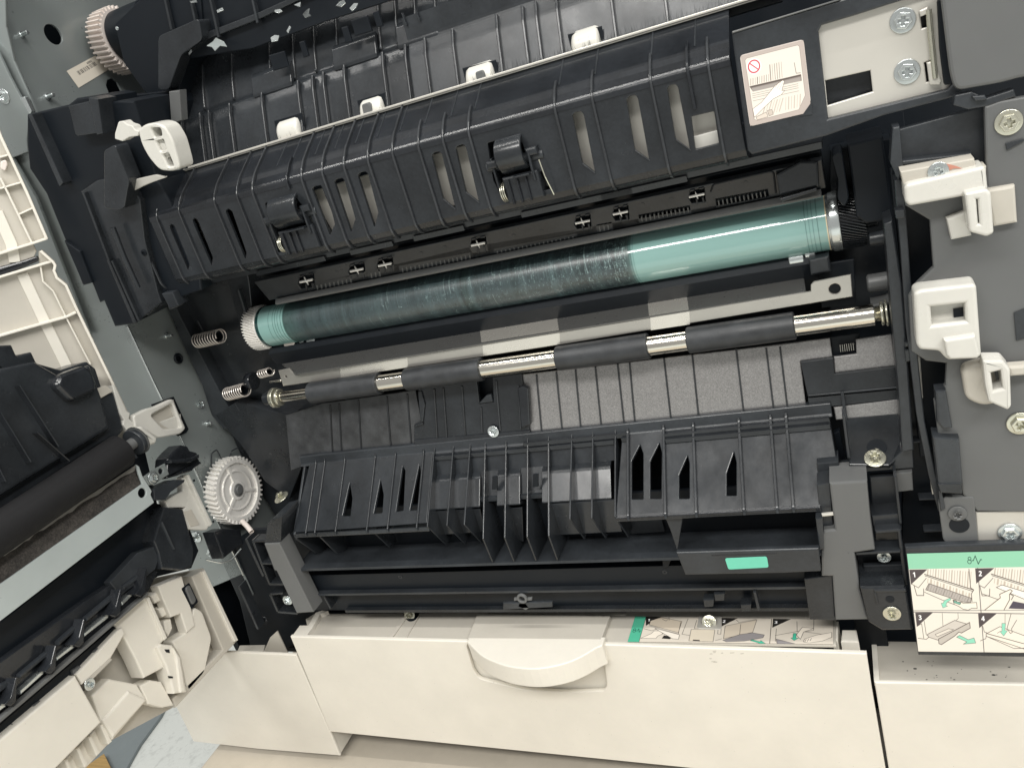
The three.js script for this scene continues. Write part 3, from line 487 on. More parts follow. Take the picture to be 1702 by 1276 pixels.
// ================================================================ separation bar with star wheels and combs
{
  const t = thing('separation_bar', 'black bar with small pale star wheels and comb openings directly above the drum', 'guide bar');
  const pA = WZ(900, 366, 0.02), pB = WZ(900, 408, 0.013);
  const f = FP(WZ(900, 366, 0.02), V(0.2, pA.y, 0.02), WZ(900, 408, 0.013));
  const xa = lineX(430, 470, 0.016), xb = lineX(1372, 300, 0.016);
  const combs = [[522, 583, 468], [612, 630, 452], [664, 780, 434], [822, 957, 404], [992, 1016, 374], [1062, 1146, 352], [1190, 1276, 325]];
  const holes = combs.map(([a, b, y]) => [[a, y - 2 + (b - a) * 0.095], [b, y - 2 - (b - a) * 0.095], [b + 2, y + 10 - (b - a) * 0.095], [a + 2, y + 10 + (b - a) * 0.095]]);
  const stars = [[508, 467], [592, 449], [639, 440], [794, 406], [968, 369], [1031, 354], [1158, 325]];
  const line = [loc(f, V(xa, pA.y, 0.02)), loc(f, V(xb, pA.y, 0.02)), loc(f, V(xb, pB.y, 0.013)), loc(f, V(xa, pB.y, 0.013))];
  part(t, 'bar_face', slab(f, line, 0.003, { holes: [...holes, ...stars.map(([x, y]) => [[x - 13, y + 5], [x - 10, y - 7], [x + 13, y - 12], [x + 15, y + 10], [x - 8, y + 13]])] }), M.charcoal);
  part(t, 'bar_core', slab(lift(f, -0.007), line, 0.002), M.deep);
  combs.forEach(([a, b, y]) => { for (let x = a + 3; x < b; x += 7) { const yy = y - (x - (a + b) / 2) * 0.195; part(t, 'comb_tooth', slab(lift(f, 0.0002), [[x, yy + 1], [x + 2.4, yy + 0.6], [x + 4, yy + 9], [x + 1.6, yy + 9.5]], 0.004, { bev: 0.0002, seg: 1 }), M.grey); } });
  for (const [x, y] of stars) {
    const p = hit(lift(f, 0.0042), x, y), s = pxLen(p);
    const w = [], n = 4; for (let i = 0; i < n * 4; i++) { const a = i / (n * 4) * 6.2832, r = [7.5, 2.6, 2.3, 2.6][i % 4] * s; w.push(new THREE.Vector2(r * Math.cos(a), r * Math.sin(a))); }
    const fr = { o: p, u: V(0.98, 0.17, 0).normalize(), v: V(-0.17, 0.98, 0).normalize(), n: V(0, 0, 1) };
    part(t, 'star_wheel', [extrudeOn(fr, w, 0.0009, { bev: 0.0002 }), cylX(p.x - 13 * s, p.x + 13 * s, p.y, p.z - 0.0004, 2.2 * s, 0.0002, 12)], M.nickel);
    part(t, 'axle_clip', [slab(lift(f, 0.0006), [[x - 11, y - 5], [x - 3, y - 7], [x - 3, y - 11], [x - 11, y - 9]], 0.003), slab(lift(f, 0.0006), [[x + 4, y - 9], [x + 12, y - 10], [x + 12, y - 14], [x + 4, y - 12]], 0.003)], M.blackGloss);
    part(t, 'guide_post', [slab(lift(f, 0.0005), [[x - 2, y + 6], [x + 1, y + 5], [x + 3, y + 15], [x, y + 16]], 0.004), slab(lift(f, 0.0005), [[x + 8, y + 4], [x + 12, y + 3], [x + 14, y + 13], [x + 11, y + 14]], 0.004)], M.charcoal);
  }
  for (const [x, y] of [[740, 411], [854, 392], [900, 384], [1068, 340], [1116, 331], [1240, 304], [700, 421], [560, 452]]) part(t, 'dimple', cylDisc(lift(f, 0.0002), x, y, 0.0011, 0.0004), M.charcoal);
  part(t, 'seal_strip', prof([[pB.y + 0.0005, 0.0145], [WZ(900, 416, 0.016).y, 0.0165], [WZ(900, 419, 0.015).y, 0.0158], [pB.y - 0.002, 0.010]], xa + 0.006, lineX(1366, 322, 0.016)), M.grey);
  part(t, 'panel_outline', tube([hit(f, 1182, 318), hit(f, 1184, 312), hit(f, 1190, 305), hit(f, 1278, 285), hit(f, 1286, 288), hit(f, 1290, 320)], 0.0005, 40, 6), M.deep);
  const p2 = WZ(1310, 286, 0.02);
  part(t, 'bar_end_block', [slab(FZ(0.022), [[1290, 290], [1330, 268], [1360, 268], [1362, 310], [1296, 325]], 0.012, { bev: 0.001 }), slab(FZ(0.024), [[1296, 330], [1358, 312], [1358, 318], [1300, 336]], 0.006)], M.black);
}
function cylDisc(f, px, py, r, h) { return slab(f, circ(f, px, py, r, 18), h, { bev: h * 0.3 }); }
// ================================================================ drum
const dL = WZ(430, 547, 0), dR = WZ(1390, 365, 0), yD = (dL.y + dR.y) / 2, rD = 0.0134;
{
  const t = thing('photoconductor_drum', 'shiny teal drum, two thirds smeared with dark toner, across the middle of the opening', 'drum');
  const x0 = WZ(440, 545, 0.004).x, x1 = WZ(1376, 368, 0.004).x, xm = WZ(1045, 428, 0.012).x, W = 512, H = 2048, L = x1 - x0;
  const c = document.createElement('canvas'), rc = document.createElement('canvas'); c.width = rc.width = W; c.height = rc.height = H; const k = c.getContext('2d'), q = rc.getContext('2d');
  const Yof = (x) => (1 - (x - x0) / L) * H;                        // right end at the top of the canvas
  k.fillStyle = '#88aea9'; k.fillRect(0, 0, W, H); q.fillStyle = 'rgb(0,20,0)'; q.fillRect(0, 0, W, H);
  const ym = Yof(xm), ye = Yof(WZ(476, 540, 0.01).x);
  const gr = k.createLinearGradient(0, ym - 14, 0, ym + 30); gr.addColorStop(0, 'rgba(66,82,81,0)'); gr.addColorStop(0.35, 'rgba(62,78,77,0.85)'); gr.addColorStop(1, 'rgb(54,68,71)');
  k.fillStyle = gr; k.fillRect(0, ym - 14, W, ye - ym + 14);
  const ge = k.createLinearGradient(0, ye - 90, 0, ye); ge.addColorStop(0, 'rgba(84,112,108,0)'); ge.addColorStop(1, 'rgba(84,118,112,0.8)'); k.fillStyle = ge; k.fillRect(0, ye - 90, W, 90);
  q.fillStyle = 'rgb(0,84,0)'; q.fillRect(0, ym, W, ye - ym);
  for (let i = 0; i < 70; i++) { const y = ym + rnd() * (ye - ym), w = 3 + rnd() * 26; k.fillStyle = rnd() < 0.5 ? `rgba(30,42,42,${0.1 + 0.2 * rnd()})` : `rgba(120,150,148,${0.03 + 0.08 * rnd()})`; k.fillRect(0, y, W, w); }
  for (let i = 0; i < 1600; i++) {                                   // rubbed rings and scratches in the toner layer
    const y = ym + 4 + rnd() * (ye - ym - 8), near = Math.exp(-Math.pow((y - ym) / (H * 0.3), 2)), a = rnd() * 6.3 / 6.3 * W, w = 20 + rnd() * 200;
    k.strokeStyle = rnd() < 0.5 ? `rgba(140,172,166,${0.05 + 0.2 * near * rnd()})` : `rgba(22,32,33,${0.1 + 0.15 * rnd()})`; k.lineWidth = 0.6 + rnd() * (rnd() < 0.1 ? 7 : 1.6);
    k.beginPath(); k.moveTo(a, y); k.lineTo(a + w, y + (rnd() - 0.5) * 5); k.stroke();
  }
  for (let i = 0; i < 12000; i++) { const y = ym + 8 + Math.pow(rnd(), 1.5) * (ye - ym - 12), v = rnd(), near = Math.exp(-Math.pow((y - ym) / (H * 0.32), 2)); k.fillStyle = v < 0.6 ? `rgba(165,195,192,${(0.05 + rnd() * 0.3) * (0.3 + near)})` : 'rgba(20,28,30,0.35)'; k.fillRect(rnd() * W, y, 1 + rnd() * rnd() * 16, 1 + rnd() * 2.6); }
  for (let i = 0; i < 260; i++) { const y = ym + 10 + Math.pow(rnd(), 1.6) * (ye - ym) * 0.7, x = rnd() * W; k.fillStyle = `rgba(190,215,212,${0.12 + rnd() * 0.3})`; for (let j = 0; j < 10; j++) k.fillRect(x + rnd() * 26, y + rnd() * 9, 1.5 + rnd() * 3, 1.2 + rnd() * 2); }
  for (let i = 0; i < 60; i++) { const y = ym + rnd() * (ye - ym) * 0.75; k.strokeStyle = `rgba(190,215,210,${0.25 + rnd() * 0.35})`; k.lineWidth = 0.8 + rnd(); const a = rnd() * W; k.beginPath(); k.moveTo(a, y); k.quadraticCurveTo(a + 30, y + 2, a + 50 + rnd() * 60, y - 2 - rnd() * 6); k.stroke(); }
  for (const [px, a] of [[1050, 0.3], [1054, 0.25], [1340, 0.35], [1346, 0.25], [1352, 0.3], [1360, 0.4], [448, 0.4], [455, 0.5], [459, 0.5], [463, 0.5], [468, 0.6], [472, 0.6]]) { const y = Yof(WZ(px, 545 - (px - 430) * 0.187, 0.012).x); k.fillStyle = `rgba(30,62,60,${a})`; k.fillRect(0, y, W, 2.4); }
  k.fillStyle = '#23413f'; k.fillRect(0, H - 14, W, 14); k.fillStyle = '#d8c9a8'; k.fillRect(0, 0, W, 3);
  const tx = new THREE.CanvasTexture(c); tx.colorSpace = THREE.SRGBColorSpace; tx.wrapS = THREE.RepeatWrapping; const tr = new THREE.CanvasTexture(rc); tr.wrapS = THREE.RepeatWrapping;
  const cyl = new THREE.CylinderGeometry(rD, rD, L, 96, 1, true); cyl.rotateZ(-Math.PI / 2); cyl.translate(x0 + L / 2, yD, 0); cyl.userData.keepUV = true;
  part(t, 'drum_sleeve', cyl, new THREE.MeshPhysicalMaterial({ map: tx, roughnessMap: tr, roughness: 1, metalness: 0, ior: 1.75, side: THREE.DoubleSide }));
  part(t, 'white_gear', [gearX(x0 - 0.0105, x0 - 0.0012, yD, 0, rD - 0.0006, rD + 0.0012, 44, 0.3, 0.006), cylX(x0 - 0.0012, x0 - 0.0001, yD, 0, rD + 0.0006, 0.0003, 48)], M.nickel);
  part(t, 'steel_ring', latheX([[0, 0.004], [0, rD - 0.0002], [0.0002, rD + 0.0002], [0.0012, rD + 0.0003], [0.0014, rD + 0.0009], [0.0052, rD + 0.0009], [0.0056, rD], [0.0056, 0.004]], x1, yD, 0, 60), M.zinc);
  part(t, 'black_gear', [gearX(x1 + 0.0057, x1 + 0.0165, yD, 0, rD - 0.0012, rD + 0.0007, 58, 0.34, 0.004), cylX(x1 + 0.0166, x1 + 0.022, yD, 0, 0.006)], M.black);
}
// ================================================================ drum cradle: black parts round the drum's ends and below it
{
  const t = thing('drum_cradle', 'black plastic inner frame around both ends of the drum', 'inner frame');
  part(t, 'left_wall', slab(FZ(-0.014), [[262, 470], [336, 640], [351, 688], [371, 711], [392, 745], [424, 800], [470, 880], [560, 860], [560, 560], [470, 440], [330, 420]], 0.02), M.black);
  part(t, 'edge_rail', slab(FZ(-0.004), [[262, 476], [275, 470], [300, 528], [356, 634], [380, 678], [398, 705], [392, 716], [370, 712], [351, 690], [336, 642], [298, 560]], 0.014), M.charcoal);
  part(t, 'left_floor', slab(FZ(-0.004), [[356, 690], [392, 668], [486, 690], [500, 780], [480, 830], [440, 800], [402, 742]], 0.012), M.black);
  part(t, 'pale_stop', slab(FZ(0.004), [[272, 492], [284, 487], [295, 510], [281, 515]], 0.006), M.grey);
  part(t, 'drum_bearing', slab(FZ(0.0), [[372, 430], [404, 420], [414, 470], [420, 530], [400, 545], [386, 500]], 0.02, { r: 0.003 }), M.black);
  part(t, 'guide_rail', slab(FZ(0.006), [[393, 482], [396, 481], [409, 522], [406, 523]], 0.004), M.charcoal);
  part(t, 'gear_stop', slab(FZ(0.003), [[401, 532], [406, 528], [411, 540], [404, 544]], 0.006), M.grey);
  for (const [x, y] of [[336, 536], [398, 672]]) part(t, 'spring_hook', tube([WZ(x - 8, y - 3, -0.004), WZ(x - 2, y + 8, -0.004), WZ(x + 2, y + 16, -0.005)], 0.0004, 20, 6), M.charcoal);
  part(t, 'pivot_boss', latheX([[0, 0], [0, 0.006], [0.004, 0.0062], [0.0044, 0.005], [0.0044, 0]], WZ(414, 634, -0.002).x, WZ(414, 634, -0.002).y, -0.002, 30), M.blackGloss);
  part(t, 'lower_bar', prof([[yD - 0.012, 0.004], [yD - 0.0165, 0.008], [yD - 0.026, 0.004], [yD - 0.026, -0.02], [yD - 0.012, -0.02]], WZ(455, 575, 0).x, WZ(1330, 420, 0).x + 0.012), M.deep);
  part(t, 'back_wall', slab(FZ(-0.03), [[300, 360], [1500, 160], [1560, 720], [420, 900]], 0.004), M.deep);
  // small fittings under the drum's ends
  const q = WZ(484, 577, 0.0035); part(t, 'felt_pad', slab(FZ(0.0055), [[470, 572], [488, 568], [492, 582], [474, 586]], 0.004, { bev: 0.001 }), M.pink);
  part(t, 'cleaning_shaft', [cylX(WZ(500, 570, 0.003).x, WZ(508, 568, 0.003).x, WZ(504, 569, 0.003).y, 0.003, 0.0022), cylX(WZ(512, 567, 0.003).x, WZ(526, 564, 0.003).x, WZ(518, 566, 0.003).y, 0.003, 0.0024)], M.zinc);
  const e = WZ(1320, 430, 0.003); part(t, 'cleaning_shaft', [cylX(WZ(1312, 432, 0.003).x, WZ(1337, 427, 0.003).x, e.y, 0.003, 0.0042), cylX(WZ(1338, 424, 0.003).x, WZ(1356, 420, 0.003).x, e.y + 0.0015, 0.003, 0.003)], M.zinc);
  part(t, 'end_clip', slab(FZ(0.012), [[1345, 432], [1378, 425], [1382, 452], [1348, 458]], 0.01, { bev: 0.001 }), M.charcoal);
  part(t, 'right_wall', slab(FZ(-0.012), [[1380, 250], [1480, 230], [1520, 560], [1500, 600], [1380, 560]], 0.016), M.deep);
  part(t, 'gear_guard', slab(FZ(0.02), [[1382, 258], [1400, 250], [1412, 330], [1404, 345], [1392, 330], [1394, 300]], 0.02, { r: 0.002 }), M.deep);
  part(t, 'right_block', slab(FZ(0.016), [[1408, 240], [1468, 226], [1486, 360], [1476, 366], [1440, 372], [1424, 360]], 0.03, { bev: 0.001 }), M.deep);
  const g = WZ(1460, 470, 0.0); part(t, 'drive_shaft', [cylX(WZ(1441, 471, 0.006).x, WZ(1482, 464, 0.006).x, WZ(1460, 469, 0.006).y, 0.006, 0.0045, 0.0012)], M.grey);
  const h = WZ(1464, 388, 0.01); part(t, 'drive_pin', cylX(WZ(1445, 400, 0.01).x, WZ(1482, 384, 0.01).x, h.y - 0.002, 0.01, 0.0035), M.charcoal);
  part(t, 'right_ledge', slab(FZ(0.016), [[1448, 508], [1482, 499], [1484, 505], [1450, 514]], 0.012), M.grey);
}
// coil springs on the left
for (const [x0, y0, x1, y1, R, n, lab] of [[327, 567, 368, 558, 0.0047, 9.5, 'coil spring in the black frame, level with the white drum gear'], [378, 655, 409, 647, 0.0045, 8.5, 'coil spring in the black frame, beside the bare end of the lower roller'], [432, 622, 450, 617, 0.0026, 5, 'short blackened coil spring at the pointed end of the steel blade']]) {
  const t = thing('coil_spring', lab, 'spring');
  part(t, 'post', (() => { const a = WZ(x0, y0, -0.004), b = WZ(x1, y1, 0.002); return tube([a, a.clone().lerp(b, 0.5), b.clone().lerp(a, 0.12)], R * 0.72, 8, 20); })(), M.deep);
  part(t, 'coil', helix(WZ(x0, y0, -0.004), WZ(x1, y1, 0.002), R, n, n > 6 ? 0.00046 : 0.0005), M.coil);
}
// ================================================================ steel blade below the drum
const zr = 0.018;
const patch = (t, name, f, px, m) => part(t, name, slab(f, px, 0.0002, { bev: 0 }), m);
{
  const t = thing('blade_holder', 'long folded steel blade plate with painted roller reflections below the drum', 'steel plate');
  const f1 = FP(WZ(463, 598, -0.002), WZ(1332, 452, -0.002), WZ(900, 554, zr)), f2 = FZ(zr);
  const reflected = mat(0.74, 0.71, 0.65, 0.32, { metal: 0.7, smudge: 0.05 }), bladeSteel = mat(0.17, 0.17, 0.165, 0.36, { metal: 0.6, smudge: 0.07 }), bladeSteel2 = mat(0.46, 0.44, 0.405, 0.3, { metal: 0.7, smudge: 0.07 });  // two plain steel tones and a pale one for painted roller reflections
  for (const m of [reflected, bladeSteel, bladeSteel2]) { m.bumpMap = rep(tBrush, 0.05); m.bumpScale = 0.00001; }
  part(t, 'blade', slab(f1, [[461, 599], [470, 597], [1331, 451.5], [1336, 456], [1340, 484], [900, 555], [490, 622]], 0.0012, { bev: 0.0003 }), bladeSteel);
  part(t, 'support', slab(f2, [[462, 616], [480, 612], [489, 622], [1274, 496], [1348, 484], [1348, 473], [1353, 468], [1415, 456], [1418, 493], [1272, 517], [900, 578], [470, 642]], 0.0015, { bev: 0.0004, holes: [circ(f2, 1388, 480, 0.0026, 24), circ(f2, 475, 626, 0.0008, 12)] }), bladeSteel2);
  for (const [a, b] of [[560, 672], [797, 925], [1076, 1141]]) {  // bright patches paint the reflection of the roller onto the plates
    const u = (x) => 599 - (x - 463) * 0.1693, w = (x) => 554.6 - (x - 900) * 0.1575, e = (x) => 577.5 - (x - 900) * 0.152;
    if (a > 600) patch(t, 'painted_reflection', lift(f1, 0.00016), [[a, u(a) + 2], [b, u(b) + 2], [b + 4, w(b + 4) - 2], [a + 3, w(a + 3) - 2]], reflected);
    patch(t, 'painted_reflection', lift(f2, 0.00016), [[a + 5, w(a + 5) + 2], [b + 5, w(b + 5) + 2], [b + 6, e(b + 6) - 1], [a + 6, e(a + 6) - 1]], reflected);
  }
  part(t, 'blade_edge', slab(lift(f1, 0.0004), [[466, 597], [1331, 450.6], [1331, 452.4], [466, 599.2]], 0.0005, { bev: 0.0001 }), M.chrome);
  part(t, 'backing', slab(lift(f2, -0.012), [[1360, 440], [1420, 430], [1424, 505], [1366, 512]], 0.002), M.deep);
  part(t, 'end_pin', cylX(WZ(447, 636, zr).x, WZ(466, 632, zr).x, WZ(458, 634, zr).y, zr - 0.001, 0.001), M.chrome);
}
// ================================================================ registration roller
{
  const t = thing('registration_roller', 'steel roller with dark rubber sleeves, in front of the blade plate', 'roller');
  const z = 0.021, y = (WZ(480, 657, z).y + WZ(1400, 531, z).y) / 2, X = (px) => lineX(px, 657 - (px - 480) * 0.137, z + 0.005), rs = 0.0052, rr = 0.0069;
  const s = part(t, 'shaft', latheX([[0, 0.001], [0, 0.0036], [X(508) - X(460), 0.0036], [X(509) - X(460), rs], [X(1453) - X(460), rs], [X(1454) - X(460), 0.0036], [X(1464) - X(460), 0.0036], [X(1464) - X(460), 0.001]], X(460), y, z, 56), M.chrome);
  for (const [a, b] of [[508, 623], [668, 795], [921, 1075], [1140, 1321]]) part(t, 'rubber_sleeve', cylX(X(a), X(b), y, z, rr, 0.0008, 56), M.rubber);
  for (const [a, b] of [[445, 451], [453, 457]]) part(t, 'bearing_flange', cylX(X(a), X(b), y, z, a < 450 ? 0.0066 : 0.0056, 0.0005), M.brass);
  for (const [a, b] of [[1464, 1470], [1472, 1477]]) part(t, 'bearing_flange', cylX(X(a), X(b), y, z, a < 1470 ? 0.0058 : 0.0064, 0.0005), M.brass);
  part(t, 'bearing_cap', [cylX(X(430), X(445), y, z - 0.001, 0.0045, 0.001)], M.black);
}

// ================================================================ speckled paper guide under the roller
{
  const t = thing('paper_guide', 'speckled dark grey ribbed paper guide between lower roller and black flap', 'paper guide');
  const f = FP(WZ(900, 622, 0.012), V(0.5, WZ(900, 622, 0.012).y, 0.012), WZ(900, 713, 0.016)), fc = lift(f, 0.0018);
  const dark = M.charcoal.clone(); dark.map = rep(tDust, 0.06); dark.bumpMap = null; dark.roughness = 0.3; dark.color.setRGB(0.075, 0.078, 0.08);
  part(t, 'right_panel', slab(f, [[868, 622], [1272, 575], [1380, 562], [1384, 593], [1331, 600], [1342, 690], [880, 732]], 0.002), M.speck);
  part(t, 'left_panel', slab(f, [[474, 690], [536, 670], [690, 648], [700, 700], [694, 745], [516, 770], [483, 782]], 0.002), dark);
  part(t, 'centre_panel', slab(fc, [[694, 640], [792, 629], [797, 671], [820, 668], [818, 626], [866, 620], [880, 716], [880, 728], [688, 740], [688, 707], [700, 704]], 0.003), M.black);
  part(t, 'centre_sill', slab(lift(f, 0.0026), [[688, 731], [880, 715], [881, 726], [689, 742]], 0.003), M.blackGloss);
  part(t, 'pocket_plate', slab(lift(f, -0.006), [[780, 620], [830, 615], [830, 680], [785, 684]], 0.001), M.deep);
  part(t, 'pocket_lip', slab(lift(fc, 0.0008), [[795, 671], [808, 657], [816, 655], [819, 668]], 0.003), M.charcoal);
  const rb = (px0, py0, px1, py1, fr, h, w, m, name = 'rib') => {
    const a = hit(fr, px0, py0), b = hit(fr, px1, py1), d = b.clone().sub(a), L = d.length(), v = d.normalize(), n = fr.n, u = v.clone().cross(n);
    part(t, name, extrudeOn({ o: a.clone().addScaledVector(n, h), u, v, n }, [[-w / 2, 0], [w / 2, 0], [w / 2, L], [-w / 2, L]].map((p) => new THREE.Vector2(...p)), h + 0.0004, { bev: 0.0003, seg: 3 }), m);
  };
  for (const [a, b, c, d] of [[892, 622, 901, 720], [925, 618, 935, 717], [957, 614, 966, 714], [990, 609, 1000, 710], [1027, 604, 1038, 706], [1047, 603, 1056, 704], [1104, 594, 1116, 699], [1151, 588, 1162, 695], [1224, 578, 1237, 688], [1274, 578, 1287, 684], [1297, 576, 1310, 682]]) rb(a, b, c, d, f, 0.0009, 0.0009, M.ribGloss);
  for (const [a, b, c, d] of [[549, 672, 553, 750], [564, 670, 568, 748], [596, 664, 601, 747], [643, 658, 650, 742], [677, 654, 684, 738]]) rb(a, b, c, d, f, 0.0008, 0.0009, M.blackGloss);
  for (const [a, b, c, d] of [[722, 646, 727, 727], [737, 644, 743, 725], [768, 641, 774, 722], [800, 676, 802, 718], [825, 632, 832, 715], [862, 640, 866, 712], [869, 645, 872, 710]]) rb(a, b, c, d, fc, 0.001, 0.0009, M.ribGloss);
  part(t, 'end_ridge', slab(lift(f, 0.004), [[860, 645], [868, 641], [878, 645], [881, 706], [866, 712]], 0.004, { bev: 0.0008 }), M.blackGloss);
  part(t, 'wall_step', [slab(lift(f, 0.003), [[694, 651], [700, 650], [706, 672], [703, 700], [699, 704]], 0.003), slab(lift(f, 0.003), [[688, 706], [703, 702], [703, 706], [689, 710]], 0.003)], M.black);
  screw(t, lift(f, 0.003), 820, 717, 10, 'round', M.zinc);
  // pieces to the right of the last rib
  part(t, 'side_panel', slab(f, [[1423, 564], [1482, 556], [1489, 608], [1388, 620], [1386, 593], [1424, 588]], 0.002), M.speck);
  part(t, 'side_panel', slab(lift(f, 0.001), [[1386, 677], [1494, 663], [1499, 688], [1390, 698]], 0.002), M.speck);
  part(t, 'black_step', slab(lift(f, 0.002), [[1331, 601], [1386, 594], [1388, 621], [1489, 609], [1493, 644], [1343, 659]], 0.004), M.black);
  part(t, 'step_edge', slab(lift(f, 0.0026), [[1343, 656], [1493, 642], [1494, 646], [1344, 660]], 0.003), M.charcoal);
  part(t, 'black_step', slab(lift(f, 0.001), [[1343, 661], [1494, 647], [1496, 664], [1345, 680]], 0.002), M.black);
  rb(1400, 650, 1413, 740, lift(f, 0.002), 0.0012, 0.0016, M.charcoal);
  part(t, 'spring_well', slab(lift(f, -0.004), [[1380, 560], [1430, 553], [1432, 596], [1384, 600]], 0.001), M.deep);
  for (let i = 0; i < 7; i++) part(t, 'contact_spring', slab(lift(f, -0.0008), [[1396 + i * 3.6, 573 - i * 0.5], [1397.6 + i * 3.6, 572.8 - i * 0.5], [1399 + i * 3.6, 585 - i * 0.5], [1397.4 + i * 3.6, 585.2 - i * 0.5]], 0.001, { bev: 0.0002 }), M.chrome);
}
// ================================================================ hinged jam flap
{
  const t = thing('jam_flap', 'hinged black ribbed flap with a handle and a green mark, in the lower middle', 'flap');
  const zt = 0.02, zf = 0.0547, zl = 0.0555;
  const A = yz(900, 733, zt), B = yz(900, 866, zf), T = yz(900, 718, 0.019), Ld = WZ(900, 933, zl).y;
  const fF = FP(V(0, A[0], A[1]), V(1, A[0], A[1]), V(0, B[0], B[1]));
  const X = (px, py, z = zf) => lineX(px, py, z);
  const edge = (q0, q1, z0, z1, a, b, n) => sheet(smooth([yz(900, q0, z0), yz(900, q1, z1)], 0.001), a, b, n);
  const xl = X(487, 884), x1 = X(709, 868), x2 = X(1023, 860), x3 = X(1364, 840);
  part(t, 'left_panel', slab(fF, [[514, 770], [720, 746], [709, 869], [487, 885]], 0.0022, { hr: 0.0004, holes: [
    [[581, 802], [585, 828], [582, 857], [569, 857]], [[632, 797], [637, 822], [635, 852], [621, 853]], [[669, 775], [673, 782], [670, 848], [658, 850]], [[697, 771], [701, 801], [693, 847], [681, 848]]] }), M.black);
  part(t, 'right_panel', slab(fF, [[1034, 722], [1378, 686], [1392, 766], [1360, 770], [1365, 841], [1023, 860]], 0.0022, { hr: 0.0005, holes: [
    [[1064, 739], [1069, 754], [1069, 829], [1050, 829], [1050, 766]], [[1096, 736], [1100, 752], [1099, 828], [1081, 828], [1081, 766]], [[1143, 757], [1146, 770], [1146, 828], [1129, 828], [1129, 789]], [[1220, 751], [1224, 768], [1224, 823], [1208, 823], [1208, 786]]] }), M.black);
  const lip = smooth([B, [B[0] - 0.003, zf + 0.0004], [B[0] - 0.0035, zf - 0.004]], 0.001);
  part(t, 'fold_lip', sheet(lip, xl, x1, 0.0015), M.black); part(t, 'fold_lip', sheet(lip, x2, x3, 0.0015), M.black);
  part(t, 'bright_fold', prof(smooth([[B[0] + 0.0008, B[1] - 0.0008], [B[0] - 0.0004, B[1] + 0.0008], [B[0] - 0.0018, B[1] + 0.0006], [B[0] - 0.0018, B[1] - 0.001]], 0.0005), x2, x3), M.blackGloss);
  part(t, 'top_lip', sheet(smooth([[T[0], T[1] - 0.004], T, A, [A[0] - 0.0012, A[1] + 0.0012]], 0.001), X(500, 772, zt), X(1384, 690, zt), 0.0015), M.charcoal);
  for (const [q, z, a, b] of [[742, 0.024, 1107, 1380], [750, 0.0262, 1107, 1380], [742, 0.0236, 1035, 1046], [735, 0.0218, 870, 1046], [744, 0.0234, 715, 1020]]) part(t, 'cross_ridge', prof([[yz(900, q, z)[0] + 0.0006, z - 0.003], [yz(900, q, z)[0] + 0.0006, z + 0.0003], [yz(900, q, z)[0] - 0.0018, z + 0.0005], [yz(900, q, z)[0] - 0.0018, z - 0.003]], X(a, 740, z), X(b, 740 - (b - 900) * 0.08, z)), M.blackGloss);
  // middle: set-back facet with a stepped block
  const C1 = yz(900, 775, 0.027), C2 = yz(900, 785, 0.031), C3 = yz(900, 836, 0.0425), C4 = [C3[0] - 0.001, 0.0415], C5 = [C3[0] - 0.004, 0.034], C6 = [C3[0] - 0.02, 0.033];
  part(t, 'middle_facet', sheet([A, C1], x1, x2, 0.002), M.black);
  for (const [a, b] of [[714, 800], [832, 868], [908, 1022]]) part(t, 'stepped_block', sheet(smooth([C1, C2, C3, C4, C5], 0.0012), X(a, 850, 0.04), X(b, 840, 0.04), 0.002), M.black);
  for (const [a, b, q] of [[800, 832, 810], [868, 908, 806]]) {
    part(t, 'sensor_bridge', sheet([C1, yz(900, 818, 0.036)], X(a, 850, 0.04), X(b, 845, 0.04), 0.002), M.black);
    part(t, 'sensor_window', slab(FZ(0.039), [[a + 18, q - 18], [a + 27, q - 19], [a + 27, q + 3], [a + 17, q + 4]], 0.001), M.deep);
    part(t, 'bridge_lip', prof([[yz(900, 818, 0.036)[0], 0.034], [yz(900, 818, 0.036)[0], 0.0385], [yz(900, 826, 0.0375)[0], 0.0385], [yz(900, 826, 0.0375)[0], 0.034]], X(a, 850, 0.04), X(b, 845, 0.04)), M.charcoal);
  }
  part(t, 'cavity_back', slab(FZ(0.032), [[490, 850], [1370, 800], [1390, 960], [490, 975]], 0.002), M.deep);
  part(t, 'inner_wall', slab(FZ(0.0425), [[910, 838], [1022, 830], [1034, 884], [920, 890]], 0.001), M.black); part(t, 'inner_wall', slab(FZ(0.041), [[712, 850], [798, 846], [806, 884], [722, 890]], 0.001), M.black); part(t, 'inner_wall', slab(FZ(0.041), [[836, 846], [868, 843], [870, 900], [840, 902]], 0.001), M.black);
  // ribs over the panels
  const facet = [[A[0] + 0.002, A[1] - 0.0012], A, B, [B[0] - 0.0016, B[1] + 0.0002]];
  for (const [px, py] of [[508, 885], [523, 884], [556, 879], [608, 876], [643, 875], [691, 871], [1107, 855], [1158, 851], [1237, 846], [1292, 843], [1319, 841], [1045, 858]]) part(t, 'rib', rib(smooth(facet, 0.001), X(px, py), px > 1000 ? 0.002 : 0.0012, px > 1000 ? 0.0015 : 0.0011), M.black);
  const O = offset([A, B], 0.0014);
  for (const [px, py, long] of [[709, 869, 0], [741, 866, 0], [770, 864, 0], [796, 863, 1], [832, 861, 1], [870, 861, 1], [906, 859, 1], [946, 856, 0], [983, 856, 0], [1023, 858, 0]]) {
    const dz = long ? 0.001 : 0.012;
    part(t, 'deep_rib', prof([[O[0][0] + 0.002, O[0][1] - 0.002], O[0], long ? [B[0] - 0.008, zf + 0.0028] : O[1], [Ld + (long ? 0.0008 : 0.006), zl - dz + (long ? 0.0012 : 0)], [Ld + (long ? 0.0008 : 0.006), 0.034], [A[0] - 0.004, 0.019]], X(px, py) - 0.0005, X(px, py) + 0.0005, { bev: 0.0003 }), M.black);
  }
